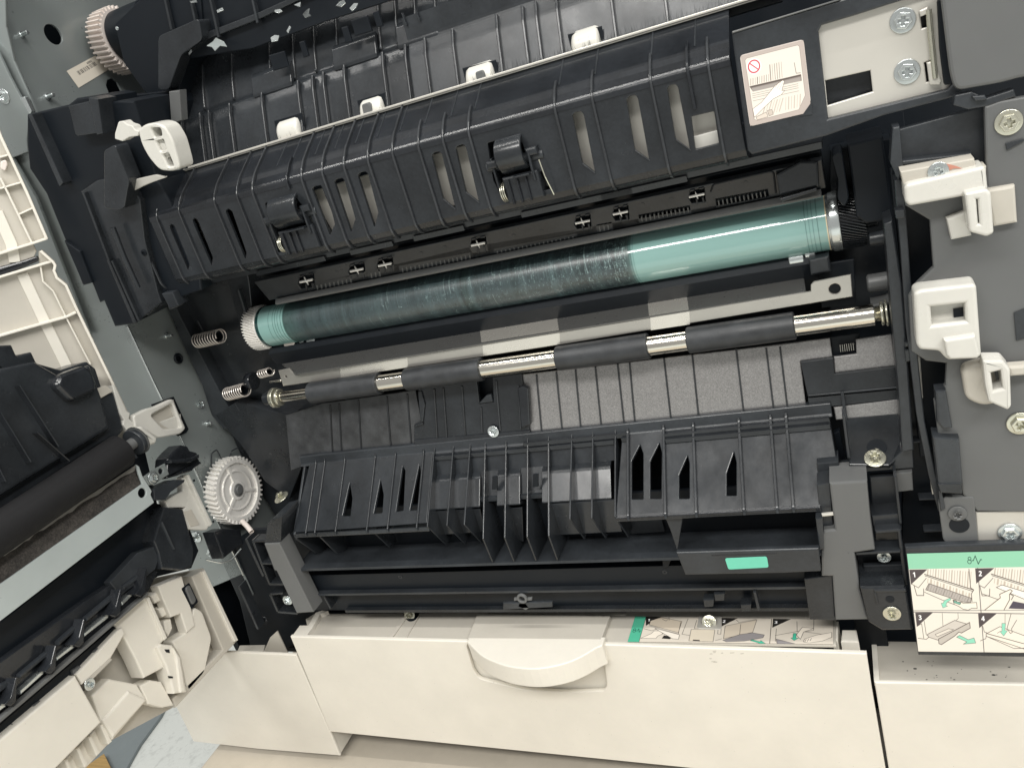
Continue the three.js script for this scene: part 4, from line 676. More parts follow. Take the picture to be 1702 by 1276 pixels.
  part(t, 'side_wall', prof([[A[0], A[1]], [B[0], B[1]], [B[0] - 0.004, zf], [Ld + 0.004, zl - 0.012], [Ld, 0.034], [A[0] - 0.01, 0.02]], xl - 0.001, xl + 0.0008), M.charcoal);
  part(t, 'side_wall', prof([[B[0] - 0.002, zf], [Ld + 0.004, zl - 0.01], [Ld, 0.034], [B[0] - 0.002, 0.034]], X(525, 884), X(525, 884) + 0.0012), M.charcoal);
  part(t, 'cavity_rib', prof([[B[0] - 0.003, zf - 0.002], [Ld + 0.006, zl - 0.012], [Ld + 0.004, 0.034], [B[0] - 0.003, 0.034]], X(612, 876), X(612, 876) + 0.0009), M.black);
  part(t, 'floor_ledge', prof([[Ld, 0.02], [Ld, zl], [Ld - 0.0016, zl + 0.0003], [Ld - 0.0016, 0.02]], X(488, 947, zl), X(1366, 915, zl)), M.charcoal);
  part(t, 'right_cavity', [slab(FZ(0.0345), [[1040, 865], [1100, 862], [1106, 884], [1050, 888]], 0.002)], M.black);
  part(t, 'bridge_wall', slab(FZ(0.052), [[1106, 861], [1136, 858], [1126, 916], [1114, 880]], 0.002), M.charcoal);
  // handle
  const zh = 0.0665, h = part(t, 'handle', [slab(FZ(zh), [[1124, 918], [1361, 911], [1365, 950], [1300, 953], [1139, 956]], 0.0035, { bev: 0.001, seg: 3 }), prof([[WZ(1140, 954, zh).y, zh - 0.002], [WZ(1140, 954, zh).y + 0.0016, zh - 0.002], [WZ(1140, 954, zh).y + 0.0016, 0.036], [WZ(1140, 954, zh).y, 0.036]], lineX(1142, 954, zh), lineX(1362, 948, zh))], M.charcoal);
  part(h, 'green_mark', slab(FZ(zh + 0.0003), [[1205, 928], [1275, 925], [1278, 943], [1211, 946.5]], 0.0003, { r: 0.0012, bev: 0.0001 }), M.mint);
  part(h, 'grip_groove', slab(FZ(zh + 0.0002), [[1183, 922.5], [1292, 919], [1292, 920.5], [1183, 924]], 0.0004, { bev: 0.0001 }), M.blackGloss);
  part(t, 'handle_cheek', slab(FZ(0.06), [[1356, 862], [1368, 861], [1370, 912], [1362, 914]], 0.012), M.black);
}
// ================================================================ lower inner frame, left arm and right bracket
{
  const t = thing('lower_frame', 'black plastic lower frame with bars, arms and brackets around the jam flap', 'inner frame');
  const z1 = 0.05, bar = (q0, q1, z, zz, a, b, m) => part(t, 'cross_bar', prof([[WZ(900, q0, z).y, zz], [WZ(900, q0, z).y, z], [WZ(900, q1, z).y, z], [WZ(900, q1, z).y, zz]], lineX(a, 985, z), lineX(b, 982, z)), m);
  bar(946, 981, 0.0475, 0.03, 500, 1346, M.deep); bar(981.5, 985, 0.0515, 0.03, 508, 1346, M.charcoal); bar(985.5, 1012, 0.0435, 0.02, 500, 1346, M.deep); bar(1012.5, 1017, 0.047, 0.02, 560, 1400, M.black);
  const fp = FZ(0.062);
  part(t, 'left_arm', slab(fp, [[464, 903], [471, 916], [521, 1017], [493, 1019], [464, 958], [459, 948], [456, 948], [439, 904]], 0.012), M.grey);
  part(t, 'arm_head', slab(FZ(0.0605), [[440, 904], [443, 872], [452, 862], [468, 858], [466, 904]], 0.02), M.black);
  const stick = (pts, z, w, m = M.black, name = 'frame_bar') => { for (let i = 0; i + 1 < pts.length; i++) { const [a, b] = [pts[i], pts[i + 1]], l = Math.hypot(b[0] - a[0], b[1] - a[1]), nx = -(b[1] - a[1]) / l * w / 2, ny = (b[0] - a[0]) / l * w / 2; part(t, name, slab(FZ(z), [[a[0] + nx, a[1] + ny], [b[0] + nx, b[1] + ny], [b[0] - nx, b[1] - ny], [a[0] - nx, a[1] - ny]], 0.008), m); } };
  stick([[408, 896], [437, 958]], 0.052, 4, M.charcoal); stick([[419, 898], [447, 971], [472, 971]], 0.056, 3.4); stick([[420, 900], [442, 899]], 0.056, 3.4); stick([[434, 937], [460, 937]], 0.0565, 3);
  stick([[448, 988], [461, 1017], [494, 1020]], 0.05, 3.6); stick([[448, 988], [470, 986]], 0.05, 3.6); stick([[396, 975], [428, 1046]], 0.05, 3, M.charcoal); stick([[536, 988], [549, 1012]], 0.05, 2.4);
  part(t, 'left_back', slab(FZ(0.03), [[360, 915], [420, 880], [500, 880], [540, 1060], [420, 1090], [398, 1000]], 0.003), M.deep);
  screw(t, FZ(0.046), 478, 997, 9, 'round', M.zinc); screw(t, FP(WZ(468, 827, 0.012), WZ(478, 824, 0.012), WZ(466, 818, 0.005)), 468, 827, 13, 'round', M.brass); screw(t, FZ(0.04), 437, 1030, 9, 'round', M.blackGloss);
  part(t, 'eyelet', [bevRing(FZ(0.054), 867, 996, 0.0018, 0.0034, 0.002), slab(FZ(0.053), [[854, 995], [861, 994], [861, 998], [854, 999]], 0.002), slab(FZ(0.053), [[874, 995], [884, 994], [884, 998], [874, 999]], 0.002), slab(FZ(0.053), [[862, 1002], [874, 1002], [880, 1010], [874, 1014], [860, 1008]], 0.002)], M.grey);
  part(t, 'front_tab', slab(FZ(0.053), [[836, 1002], [918, 1000], [918, 1009], [836, 1013]], 0.002), M.charcoal);
  for (const x of [665, 1360, 1105]) part(t, 'stud_ring', bevRing(FZ(0.0478), x, x === 665 ? 959 : x === 1105 ? 951 : 958, 0.0006, 0.0014, 0.0006), M.charcoal);
  part(t, 'hanger', slab(FZ(0.0485), [[1101, 931], [1116, 930], [1110, 944], [1102, 945]], 0.003), M.deep);
  for (const [x, y] of [[1178, 1000], [1196, 990], [1240, 1008]]) part(t, 'catch', slab(FZ(0.052), [[x - 9, y - 3], [x + 9, y - 4], [x + 8, y + 8], [x - 7, y + 9]], 0.006), M.black);
  part(t, 'rail_strut', slab(FZ(0.053), [[1252, 984], [1257, 984], [1264, 1014], [1259, 1015]], 0.004), M.charcoal);
  // right bracket
  const fb = FZ(0.058);
  part(t, 'right_bracket', slab(fb, [[1379, 803], [1442, 799], [1447, 858], [1455, 914], [1421, 919], [1430, 980], [1444, 1030], [1389, 1031], [1384, 958], [1366, 958], [1366, 912], [1360, 895], [1370, 882], [1388, 880]], 0.02, { bev: 0.001 }), M.grey);
  part(t, 'bracket_side', slab(FZ(0.054), [[1358, 806], [1380, 802], [1386, 880], [1366, 884]], 0.016), M.charcoal);
  part(t, 'bracket_step', slab(FZ(0.059), [[1366, 855], [1385, 853], [1386, 857], [1367, 859]], 0.002), M.plate);
  part(t, 'bracket_foot', slab(FZ(0.056), [[1337, 962], [1384, 956], [1389, 1031], [1346, 1030]], 0.02), M.black);
  part(t, 'lower_block', slab(FZ(0.0615), [[1430, 976], [1504, 974], [1509, 988], [1518, 1047], [1467, 1048], [1444, 1034]], 0.02, { bev: 0.001 }), M.black);
  part(t, 'block_rim', [slab(FZ(0.0625), [[1453, 980], [1506, 979], [1508, 984], [1454, 985]], 0.003), slab(FZ(0.0625), [[1453, 985], [1457, 985], [1461, 1003], [1457, 1004]], 0.003)], M.charcoal);
  screw(t, FZ(0.0617), 1483, 1019, 14, 'round', M.brass); part(t, 'bolt_hole', slab(FZ(0.0617), circ(FZ(0.0617), 1480, 996, 0.002), 0.0002, { bev: 0 }), M.deep);
  // recesses between bracket and rail
  const b2 = (px, z, d, m, n = 'recess_wall') => part(t, n, slab(FZ(z), px, d), m);
  b2([[1446, 793], [1490, 790], [1498, 860], [1452, 862]], 0.04, 0.004, M.charcoal); b2([[1489, 787], [1517, 784], [1519, 815], [1492, 818]], 0.044, 0.006, M.grey); b2([[1449, 857], [1494, 853], [1500, 880], [1454, 884]], 0.05, 0.012, M.black);
  b2([[1454, 882], [1494, 879], [1504, 914], [1504, 972], [1434, 975], [1424, 920], [1457, 915]], 0.042, 0.004, M.black); b2([[1486, 792], [1491, 791], [1500, 870], [1495, 871]], 0.052, 0.012, M.charcoal); b2([[1455, 882], [1495, 879], [1497, 884], [1456, 887]], 0.055, 0.01, M.charcoal); b2([[1492, 880], [1498, 880], [1510, 972], [1503, 972]], 0.055, 0.01, M.charcoal); b2([[1422, 918], [1498, 915], [1498, 919], [1423, 923]], 0.056, 0.01, M.charcoal);
  b2([[1436, 940], [1500, 938], [1504, 970], [1438, 974]], 0.047, 0.003, M.charcoal);
  screw(t, FZ(0.0475), 1470, 925, 11, 'round', M.zinc);
  // shelf with the brass screw
  const fs = FP(WZ(1415, 760, 0.04), WZ(1500, 757, 0.04), WZ(1410, 692, 0.018));
  part(t, 'screw_shelf', slab(fs, [[1406, 694], [1500, 686], [1506, 752], [1478, 773], [1412, 772]], 0.003), M.black);
  part(t, 'shelf_front', slab(FZ(0.042), [[1412, 774], [1477, 770], [1498, 750], [1518, 746], [1520, 778], [1444, 784], [1360, 800], [1358, 770], [1394, 767], [1398, 784], [1411, 783]], 0.012), M.charcoal);
  part(t, 'shelf_divider', slab(FZ(0.044), [[1400, 690], [1405, 690], [1414, 762], [1409, 762]], 0.008), M.charcoal);
  part(t, 'bolt_hole', slab(lift(fs, 0.0003), circ(fs, 1458, 743, 0.0046, 24), 0.0004, { bev: 0 }), M.deep);
  screw(t, lift(fs, 0.0004), 1455, 762, 17, 'round', M.brass);
  b2([[1386, 720], [1396, 716], [1412, 784], [1398, 786]], 0.02, 0.004, M.deep);
}
// ================================================================ beige drawer
const zd = 0.06, yDr = WZ(488, 1059, zd).y;
{
  const t = thing('paper_cassette', 'wide cream paper drawer with a curved half-moon pull, along the bottom', 'drawer');
  const f = FZ(zd), yT = yDr - 0.0035;
  part(t, 'front_panel', slab(f, [[482, 1058], [775, 1066], [1000, 1071], [1441, 1086], [1449, 1140], [1478, 1310], [548, 1216]], 0.0028, { bev: 0.0007, seg: 3, hr: 0.004,
    holes: [[[774, 1069], [786, 1112], [796, 1128], [870, 1146], [940, 1150], [1004, 1148], [1009, 1140], [1001, 1076]]] }), M.beige);
  for (let i = 0; i < 9; i++) { const x = 1176 + rnd() * 70, y = 1081 + (x - 1176) * 0.03 + rnd() * (i > 5 ? 22 : 5); part(t, 'scuff', slab(lift(f, 0.00006), [[x, y], [x + 3 + rnd() * 6, y - 0.6], [x + 4 + rnd() * 4, y + 0.8], [x + 1, y + 1.2]], 0.00008, { bev: 0 }), M.beigeDull); }
  part(t, 'pull_recess', slab(FZ(zd - 0.0035), [[765, 1070], [1012, 1076], [1030, 1165], [775, 1160]], 0.0015), M.beige);
  const fy = FY(yDr), arc = [[776, 1066], [800, 1089], [825, 1101], [850, 1108], [893, 1111], [940, 1102], [968, 1090], [990, 1077], [1001, 1072]];
  const zA = WY(893, 1111, yDr).z, th = yDr - WZ(890, 1142, zA).y;
  const cv = new THREE.CatmullRomCurve3(arc.map((p) => hit(fy, ...p))), pts = cv.getPoints(28).map((p) => loc(fy, p));
  pts.push(loc(fy, V(pts[28].x, yDr, zd - 0.0035)), loc(fy, V(pts[0].x, yDr, zd - 0.0035)));
  part(t, 'half_moon_pull', extrudeOn(fy, pts, th, { bev: 0.0007, seg: 3 }), M.beige);
  const ft = FY(yT);
  part(t, 'pull_mount', slab(lift(fy, 0.0001), [[793, 1019], [1014, 1023], [999, 1063], [777, 1061]], 0.012, { bev: 0.0006 }), M.beigeDull);  // duller beige here and on the tray puts top-face dimness into the colour
  const V2 = (x, z) => new THREE.Vector2(x, -z), back = WY(700, 1019, yT).z, xa = WY(525, 1016, yT).x, xb = WZ(1393, 1088, zd - 0.003).x;
  part(t, 'tray_top', extrudeOn(ft, [V2(xa, back), V2(xb, back - 0.003), V2(xb, zd - 0.003), V2(WZ(500, 1060, zd).x, zd - 0.003), V2(WZ(500, 1060, zd).x, zd - 0.008), V2(xa - 0.004, back + 0.006)], 0.002), M.beigeDull);
  part(t, 'tray_wall', slab(lift(fy, -0.0004), [[484, 1058], [498, 1039], [512, 1039], [524, 1018], [535, 1014], [545, 1015], [532, 1020], [519, 1042], [506, 1060]], 0.02, { bev: 0.0003 }), M.beige);
  part(t, 'tray_rib', slab(lift(ft, 0.0012), [[672, 1020], [682, 1016], [648, 1064], [642, 1064]], 0.002), M.beigeDull);
  part(t, 'tray_rib', slab(lift(ft, 0.0008), [[693, 1028], [698, 1020], [672, 1066], [668, 1066]], 0.002), M.beigeDull);
  part(t, 'screw_notch', slab(lift(ft, 0.0006), [[668, 1012], [698, 1013], [694, 1024], [688, 1031], [679, 1032], [672, 1026]], 0.0008, { r: 0.003 }), M.deep);
  part(t, 'screw_notch', slab(lift(ft, 0.0009), [[1162, 1020], [1200, 1022], [1200, 1046], [1158, 1044]], 0.001, { r: 0.002 }), M.plate);
  part(t, 'end_box', [slab(lift(fy, -0.004), [[1400, 1046], [1424, 1046], [1428, 1066], [1398, 1065]], 0.012, { bev: 0.0008 }), slab(lift(fy, -0.004), [[1385, 1032], [1394, 1032], [1393, 1064], [1384, 1064]], 0.012)], M.beige);
  const fn = (px, py) => FP(WY(px, py, yT + 0.002), V(1, yT + 0.002, WY(px, py, yT + 0.002).z), WY(px, py, yT + 0.002).add(V(0, 0.004, -0.003)));
  screw(t, fn(681, 1022), 681, 1022, 10, 'round', M.brass); screw(t, fn(1179, 1034), 1179, 1034, 12, 'round', M.brass);
  part(t, 'rear_lip', slab(lift(ft, 0.0004), [[835, 1014], [918, 1012], [1042, 1018], [1040, 1022], [800, 1018]], 0.002), M.beigeDull);
  // instruction strip
  const c = document.createElement('canvas'); c.width = 1400; c.height = 260; const k = c.getContext('2d');
  k.fillStyle = '#d3cbbe'; k.fillRect(0, 0, 1400, 260); k.lineJoin = 'round'; k.lineCap = 'round';
  const P = (x, y) => [(x - 110 + (y - 65) * 0.28 * Math.max(0, 1 - (x - 110) / 1100)) * 0.92 - 2, (y - 66) * 1.02];
  const pl = (pts, fill, w = 3, st = '#3a3532', close = true) => { k.beginPath(); pts.forEach((p, i) => { const [x, y] = P(...p); i ? k.lineTo(x, y) : k.moveTo(x, y); }); if (close) k.closePath(); if (fill) { k.fillStyle = fill; k.fill(); } if (w) { k.strokeStyle = st; k.lineWidth = w; k.stroke(); } };
  const ln = (pts, w = 3) => pl(pts, null, w, '#3a3532', false);
  k.fillStyle = '#4fae8f'; k.fillRect(0, 0, 84, 260); k.fillStyle = '#262422'; k.fillRect(84, 0, 3, 260);
  k.strokeStyle = '#1d4a3f'; k.lineWidth = 4; k.beginPath(); k.arc(26, 136, 9, 0, 7); k.stroke(); k.beginPath(); k.arc(26, 154, 10, 0, 7); k.stroke(); k.beginPath(); k.moveTo(38, 150); k.lineTo(50, 150); k.lineTo(56, 128); k.lineTo(66, 164); k.lineTo(74, 146); k.stroke();
  for (const [x, n] of [[200, '1'], [810, '2'], [1205, '3']]) { pl([[x, 66], [x + 130, 66], [x, 160]], '#262422', 0); const [a, b] = P(x + 12, 116); k.fillStyle = '#fff'; k.font = 'bold 40px sans-serif'; k.fillText(n, a, b); }
  pl([[240, 110], [330, 70], [500, 110], [470, 225], [230, 150]], '#cbbfad'); ln([[230, 160], [470, 238], [490, 120]]); ln([[340, 90], [370, 108], [385, 92]]); ln([[395, 66], [395, 100]]); ln([[550, 80], [500, 240]]); ln([[180, 190], [250, 210], [290, 190]]); ln([[500, 240], [560, 250]]);
  pl([[150, 285], [240, 240], [270, 210], [330, 210], [340, 240], [300, 260], [280, 285]], '#e6ddcf'); pl([[330, 285], [350, 255], [420, 265], [400, 290]], '#262422', 0); pl([[275, 185], [480, 245], [470, 290], [420, 285], [330, 225]], '#e9e2d6');
  pl([[845, 150], [1085, 80], [1060, 210], [835, 280]], '#cabfae'); ln([[965, 130], [960, 240]]); ln([[930, 85], [950, 110], [1080, 75]]); pl([[830, 295], [960, 235], [1060, 215], [1150, 235], [1140, 265], [1000, 300], [860, 310]], '#8f8b8c'); pl([[790, 180], [815, 182], [812, 235], [788, 233]], null); ln([[770, 300], [820, 280]]);
  pl([[1060, 285], [1120, 305], [1125, 292], [1168, 325], [1110, 330], [1112, 318], [1045, 295]], '#45b394', 2); ln([[1195, 66], [1195, 330]], 4);
  ln([[1380, 90], [1385, 200]]); ln([[1500, 66], [1500, 180], [1430, 200]]); ln([[1230, 240], [1400, 190], [1560, 220]]); ln([[1235, 170], [1235, 300]]); pl([[1240, 275], [1400, 330], [1250, 330]], '#8f8b8c'); pl([[1420, 150], [1380, 230], [1410, 275], [1430, 200], [1500, 160]], '#e6ddcf'); pl([[1625, 200], [1520, 230], [1440, 270], [1430, 300], [1470, 310], [1560, 290], [1625, 250]], '#e6ddcf'); for (const q of [0, 18, 36]) ln([[1450 + q, 275 - q * 0.3], [1440 + q, 300 - q * 0.3]]);
  pl([[1358, 215], [1380, 215], [1378, 262], [1398, 262], [1366, 290], [1342, 262], [1356, 262]], '#45b394', 2);
  pl([[575, 190], [765, 190], [752, 310], [556, 305]], '#d6ccba', 3); pl([[590, 292], [645, 295], [644, 305], [588, 303]], '#3a3532', 0); ln([[620, 95], [600, 180], [760, 182], [790, 95]], 3);
  const y2 = yT + 0.0006, zq = zd - 0.0029, tl = WY(1056, 1024, y2), tr = WY(1385, 1030, y2);
  decal(FY(y2), [tl, tr, V(tr.x, y2, zq), V(tl.x, y2, zq)], c, 'instruction_strip', t);
}
// ================================================================ beige panels left and right of the drawer, base
{
  const f = FZ(zd);
  const t = thing('left_panel', 'plain cream corner panel to the left of the drawer, under the open door', 'panel');
  part(t, 'face', slab(f, [[300, 1084], [395, 1084], [492, 1088.5], [549, 1218], [565, 1256], [430, 1245], [321, 1232.5], [270, 1130]], 0.0026, { bev: 0.0008, seg: 3 }), M.beige);
  const cr = WZ(565, 1256, zd), cu = WZ(545, 1206, zd); part(t, 'side_return', slab(FX(cr.x - 0.0003), [loc(FX(cr.x), V(0, cr.y + 0.0004, zd - 0.0012)), loc(FX(cr.x), V(0, cr.y + 0.0004, 0.034)), loc(FX(cr.x), V(0, cr.y + 0.06, 0.034)), loc(FX(cr.x), V(0, cr.y + 0.06, zd - 0.0012))], 0.0026), M.beige);
  part(t, 'upright_fin', slab(FZ(0.05), [[430, 1100], [448, 1060], [460, 1049], [484, 1100]], 0.0014), M.beigeDull);
  part(t, 'inner_sill', slab(FY(WZ(440, 1080, 0.045).y), [[398, 1072], [440, 1071], [436, 1088], [392, 1086]], 0.002), M.beigeDull);
}
{
  const f = FZ(zd), t = thing('right_panel', 'cream panel with a dusty speckled ledge, lower right corner below the jam sign', 'panel');
  part(t, 'face', slab(f, [[1454, 1134], [1600, 1136], [1760, 1139], [1790, 1340], [1488, 1340]], 0.0024, { bev: 0.0008, seg: 3 }), M.beige);
  const y = WZ(1454, 1135, zd).y, ff = FY(y - 0.0016), V2 = (x, z) => new THREE.Vector2(x, -z), xl = WZ(1455, 1136, zd).x, xr = WZ(1760, 1140, zd).x;
  part(t, 'ledge', extrudeOn(ff, [V2(xl, zd - 0.0006), V2(xr, zd - 0.0006), V2(xr, 0.026), V2(xl, 0.026)], 0.003), M.beigeDull);
  part(t, 'ledge_rim', box(xl - 0.0004, xl + 0.0022, y - 0.003, y - 0.0003, 0.03, zd - 0.0008), M.beige);
  for (let i = 0; i < 22; i++) { const x = xl + 0.006 + rnd() * 0.06, z = zd - 0.003 - rnd() * 0.016, r = 0.0002 + rnd() * rnd() * 0.0006; part(t, 'toner_speck', extrudeOn(FY(y - 0.00155), [0, 1, 2, 3, 4, 5].map((j) => V2(x + r * (1.2 + rnd() * 0.4) * Math.cos(j * 1.047), z + r * 0.8 * Math.sin(j * 1.047))), 0.0001, { bev: 0 }), M.deep); }
  const g = thing('gap_strip', 'narrow grey strip deep in the dark gap between drawer and right panel', 'strip');
  part(g, 'strip_face', slab(FZ(0.035), [[1444, 1180], [1490, 1180], [1500, 1320], [1456, 1320]], 0.002), M.grey);
  const g2 = thing('drawer_well', 'black lining of the gap beside the drawer', 'lining');
  part(g2, 'lining_wall', slab(FZ(0.03), [[1420, 1030], [1470, 1030], [1500, 1200], [1440, 1200]], 0.002), M.deep);
}
{
  const t = thing('base_ledge', 'speckled beige base ledge of the copier beneath drawer and corner panel', 'ledge');
  const a = hit(FY(0.066), 362, 1238), V2 = (x, z) => new THREE.Vector2(x, -z);
  part(t, 'ledge_top', extrudeOn(FY(0.066), [V2(a.x, -0.1), V2(0.62, -0.1), V2(0.62, 0.4), V2(a.x, 0.4)], 0.05, { bev: 0.002 }), mat(0.52, 0.475, 0.40, 0.55, { paper: 0.06, grain: 0.00003 }));
}

// ================================================================ right front plate with its white levers
{
  const t = thing('front_plate', 'smooth dark grey front plate with white levers and screws, right edge', 'panel');
  const f = FZ(0.06);
  part(t, 'main_plate', slab(f, [[1637, 177], [1660, 168], [1760, 150], [1760, 852], [1625, 850], [1601, 822], [1591, 760], [1562, 740], [1553, 668], [1572, 640], [1574, 604], [1540, 600], [1516, 584], [1511, 494], [1522, 474], [1552, 445], [1546, 366], [1506, 342], [1500, 315], [1560, 300], [1641, 308]], 0.004, { bev: 0.0008 }), M.grey);
  part(t, 'upper_plate', slab(FZ(0.062), [[1558, -60], [1780, -60], [1780, 122], [1700, 128], [1664, 138], [1588, 151], [1580, 120]], 0.004, { bev: 0.0012, r: 0.003 }), M.grey);
  part(t, 'plate_hollow', slab(FZ(0.038), [[1480, 280], [1720, 260], [1730, 720], [1530, 760]], 0.003), M.deep);
  part(t, 'top_notch', [slab(FZ(0.06), [[1588, 158], [1616, 152], [1640, 163], [1686, 148], [1690, 160], [1645, 176], [1610, 182], [1585, 175]], 0.006), slab(FZ(0.062), [[1616, 160], [1638, 158], [1642, 166], [1622, 168]], 0.003)], M.charcoal);
  screw(t, lift(f, 0.0002), 1677, 203, 21, 'hex', M.brass); screw(t, lift(f, 0.0002), 1696, 703, 20, 'hex', M.brass);
  part(t, 'left_channel', slab(FZ(0.05), [[1490, 216], [1616, 182], [1636, 176], [1640, 300], [1500, 312], [1488, 290]], 0.004), M.charcoal);
  part(t, 'channel_wall', [slab(FZ(0.056), [[1484, 212], [1496, 210], [1502, 276], [1494, 300], [1480, 270]], 0.01), slab(FZ(0.055), [[1494, 268], [1616, 254], [1616, 260], [1496, 276]], 0.006)], M.charcoal);
  part(t, 'wall_slot', slab(FZ(0.0608), [[1686, 520], [1712, 510], [1714, 560], [1690, 566]], 0.0006, { bev: 0.0002 }), M.charcoal);
  part(t, 'wall_slot', slab(FZ(0.0608), [[1672, 238], [1702, 230], [1704, 234], [1674, 250]], 0.0006, { bev: 0.0002 }), M.charcoal);
  part(t, 'rubber_block', slab(FZ(0.064), [[1551, 726], [1595, 728], [1601, 803], [1597, 821], [1561, 816]], 0.01, { bev: 0.001 }), M.charcoal);
  part(t, 'block_foot', slab(FZ(0.0646), [[1559, 804], [1599, 803], [1600, 821], [1564, 819]], 0.004), M.black);
  part(t, 'rubber_block', slab(FZ(0.063), [[1555, 650], [1573, 648], [1580, 690], [1584, 712], [1568, 714], [1558, 702]], 0.008, { bev: 0.001 }), M.charcoal);
  // steel tongue with screw and the dark bracket beside it
  part(t, 'steel_tongue', slab(FZ(0.0585), [[1622, 851], [1760, 847], [1764, 906], [1626, 904]], 0.002), M.plate);
  screw(t, FZ(0.0588), 1679, 885, 18, 'hex', M.zinc);
  const fk = FZ(0.0605);
  part(t, 'screw_bracket', slab(fk, [[1560, 836], [1570, 826], [1620, 826], [1627, 903], [1576, 907], [1568, 896]], 0.003, { r: 0.0012 }), M.grey);
  part(t, 'bracket_hole', slab(lift(fk, 0.0003), circ(fk, 1595, 872, 0.0042, 24), 0.0004, { bev: 0 }), M.deep);
  screw(t, lift(fk, 0.0004), 1592, 853, 14, 'round', M.grey);
  part(t, 'bracket_lip', slab(FZ(0.062), [[1560, 815], [1566, 815], [1572, 846], [1564, 850]], 0.006), M.charcoal);
}
{
  const t = thing('side_rail', 'tall narrow black rail between drum end and the grey front plate', 'rail');
  part(t, 'rail_face', slab(FZ(0.047), [[1470, 372], [1484, 366], [1500, 470], [1510, 600], [1516, 690], [1520, 748], [1500, 752], [1494, 650], [1482, 520]], 0.02, { bev: 0.0008 }), M.charcoal);
  part(t, 'outer_rail', slab(FZ(0.052), [[1487, 300], [1503, 296], [1512, 430], [1522, 560], [1538, 700], [1558, 800], [1568, 848], [1560, 850], [1544, 790], [1524, 690], [1506, 540], [1497, 410]], 0.012), M.charcoal);
  part(t, 'rail_collar', slab(FZ(0.056), [[1488, 350], [1504, 348], [1505, 362], [1490, 364]], 0.006), M.charcoal);
  part(t, 'inner_gap', slab(FZ(0.03), [[1500, 600], [1530, 590], [1590, 905], [1500, 910]], 0.004), M.deep);
  part(t, 'steel_edge', [slab(FZ(0.044), [[1525, 594], [1530, 593], [1535, 662], [1531, 662]], 0.003), slab(FZ(0.044), [[1530, 676], [1534, 676], [1540, 735], [1537, 735]], 0.003), slab(FZ(0.044), [[1544, 780], [1549, 780], [1556, 822], [1550, 822]], 0.003)], M.plate);
  for (const [a, b, y] of [[1528, 1556, 831], [1536, 1566, 884], [1512, 1530, 736]]) part(t, 'rung', slab(FZ(0.04), [[a, y - 2], [b, y - 3], [b, y], [a, y + 1]], 0.006), M.charcoal);
  part(t, 'bolt_lug', [slab(FZ(0.05), [[1504, 570], [1512, 568], [1512, 576], [1505, 577]], 0.006), slab(FZ(0.05), [[1504, 582], [1514, 580], [1516, 600], [1506, 602]], 0.006)], M.black);
}
{
  const t = thing('latch_lever', 'cream L-shaped lever with a hanging slotted tab, topmost on the grey plate', 'lever');
  part(t, 'arm', slab(FZ(0.07), [[1503, 312], [1508, 306], [1636, 276], [1640, 282], [1643, 316], [1607, 326], [1512, 343], [1505, 336]], 0.014, { r: 0.0012, bev: 0.0014, seg: 4 }), M.cream);
  part(t, 'arm_top', slab(FZ(0.0655), [[1497, 285], [1620, 263], [1624, 280], [1640, 276], [1640, 290], [1504, 316]], 0.01), M.beigeDull);
  part(t, 'hanging_tab', slab(FZ(0.076), [[1604, 322], [1640, 314], [1648, 320], [1653, 388], [1641, 394], [1612, 386]], 0.012, { r: 0.001, bev: 0.0012, seg: 3, holes: [[[1624, 332], [1626, 332], [1629, 372], [1627, 372]]] }), M.cream);
  part(t, 'lower_seat', slab(FZ(0.064), [[1574, 364], [1606, 352], [1616, 392], [1582, 399]], 0.008, { bev: 0.001 }), M.cream);
  part(t, 'back_plate', slab(FZ(0.0635), [[1640, 316], [1688, 308], [1692, 370], [1652, 377]], 0.006, { bev: 0.001 }), M.beigeDull);
  screw(t, FZ(0.0658), 1560, 285, 16, 'round', M.zinc);
  part(t, 'red_mark', slab(FZ(0.0657), [[1574, 272], [1590, 276], [1600, 280], [1586, 280], [1576, 284]], 0.0002, { bev: 0 }), mat(0.5, 0.22, 0.16, 0.6));
}
{
  const t = thing('square_block', 'large cream plastic block with a square window, middle of the three on the grey plate', 'plastic block');
  part(t, 'block', slab(FZ(0.07), [[1519, 488], [1530, 482], [1618, 472], [1624, 476], [1632, 590], [1626, 597], [1577, 599], [1570, 594], [1562, 584], [1530, 582], [1524, 574]], 0.012, { r: 0.0014, bev: 0.0016, seg: 4, holes: [[[1548, 511], [1604, 505], [1606, 534], [1550, 541]]] }), M.cream);
  part(t, 'window_floor', slab(FZ(0.0635), [[1540, 504], [1612, 498], [1614, 542], [1544, 548]], 0.002), M.cream);
  part(t, 'dark_slot', slab(FZ(0.0643), [[1585, 514], [1601, 511], [1602, 528], [1586, 529]], 0.0006, { bev: 0 }), M.deep);
  part(t, 'chamfer_foot', slab(FZ(0.0735), [[1570, 566], [1622, 558], [1630, 590], [1625, 596], [1580, 597.5], [1574, 591]], 0.008, { bev: 0.001, seg: 3 }), M.cream);
}
{
  const t = thing('pivot_lever', 'cream pivot lever with a pointed open frame, lowest of the three on the grey plate', 'lever');
  part(t, 'bowl', slab(FZ(0.065), [[1598, 612], [1630, 602], [1650, 600], [1666, 670], [1634, 676], [1606, 664]], 0.008, { r: 0.003, bev: 0.002, seg: 4 }), M.beigeDull);
  part(t, 'open_frame', slab(FZ(0.073), [[1634, 600], [1668, 600], [1680, 614], [1682, 676], [1676, 682], [1644, 668], [1638, 640]], 0.01, { r: 0.001, bev: 0.001, holes: [[[1648, 620], [1664, 616], [1668, 646], [1652, 650]]] }), M.cream);
  part(t, 'stem', slab(FZ(0.0665), [[1676, 610], [1730, 606], [1730, 622], [1680, 626]], 0.006, { bev: 0.001 }), M.beigeDull);
}
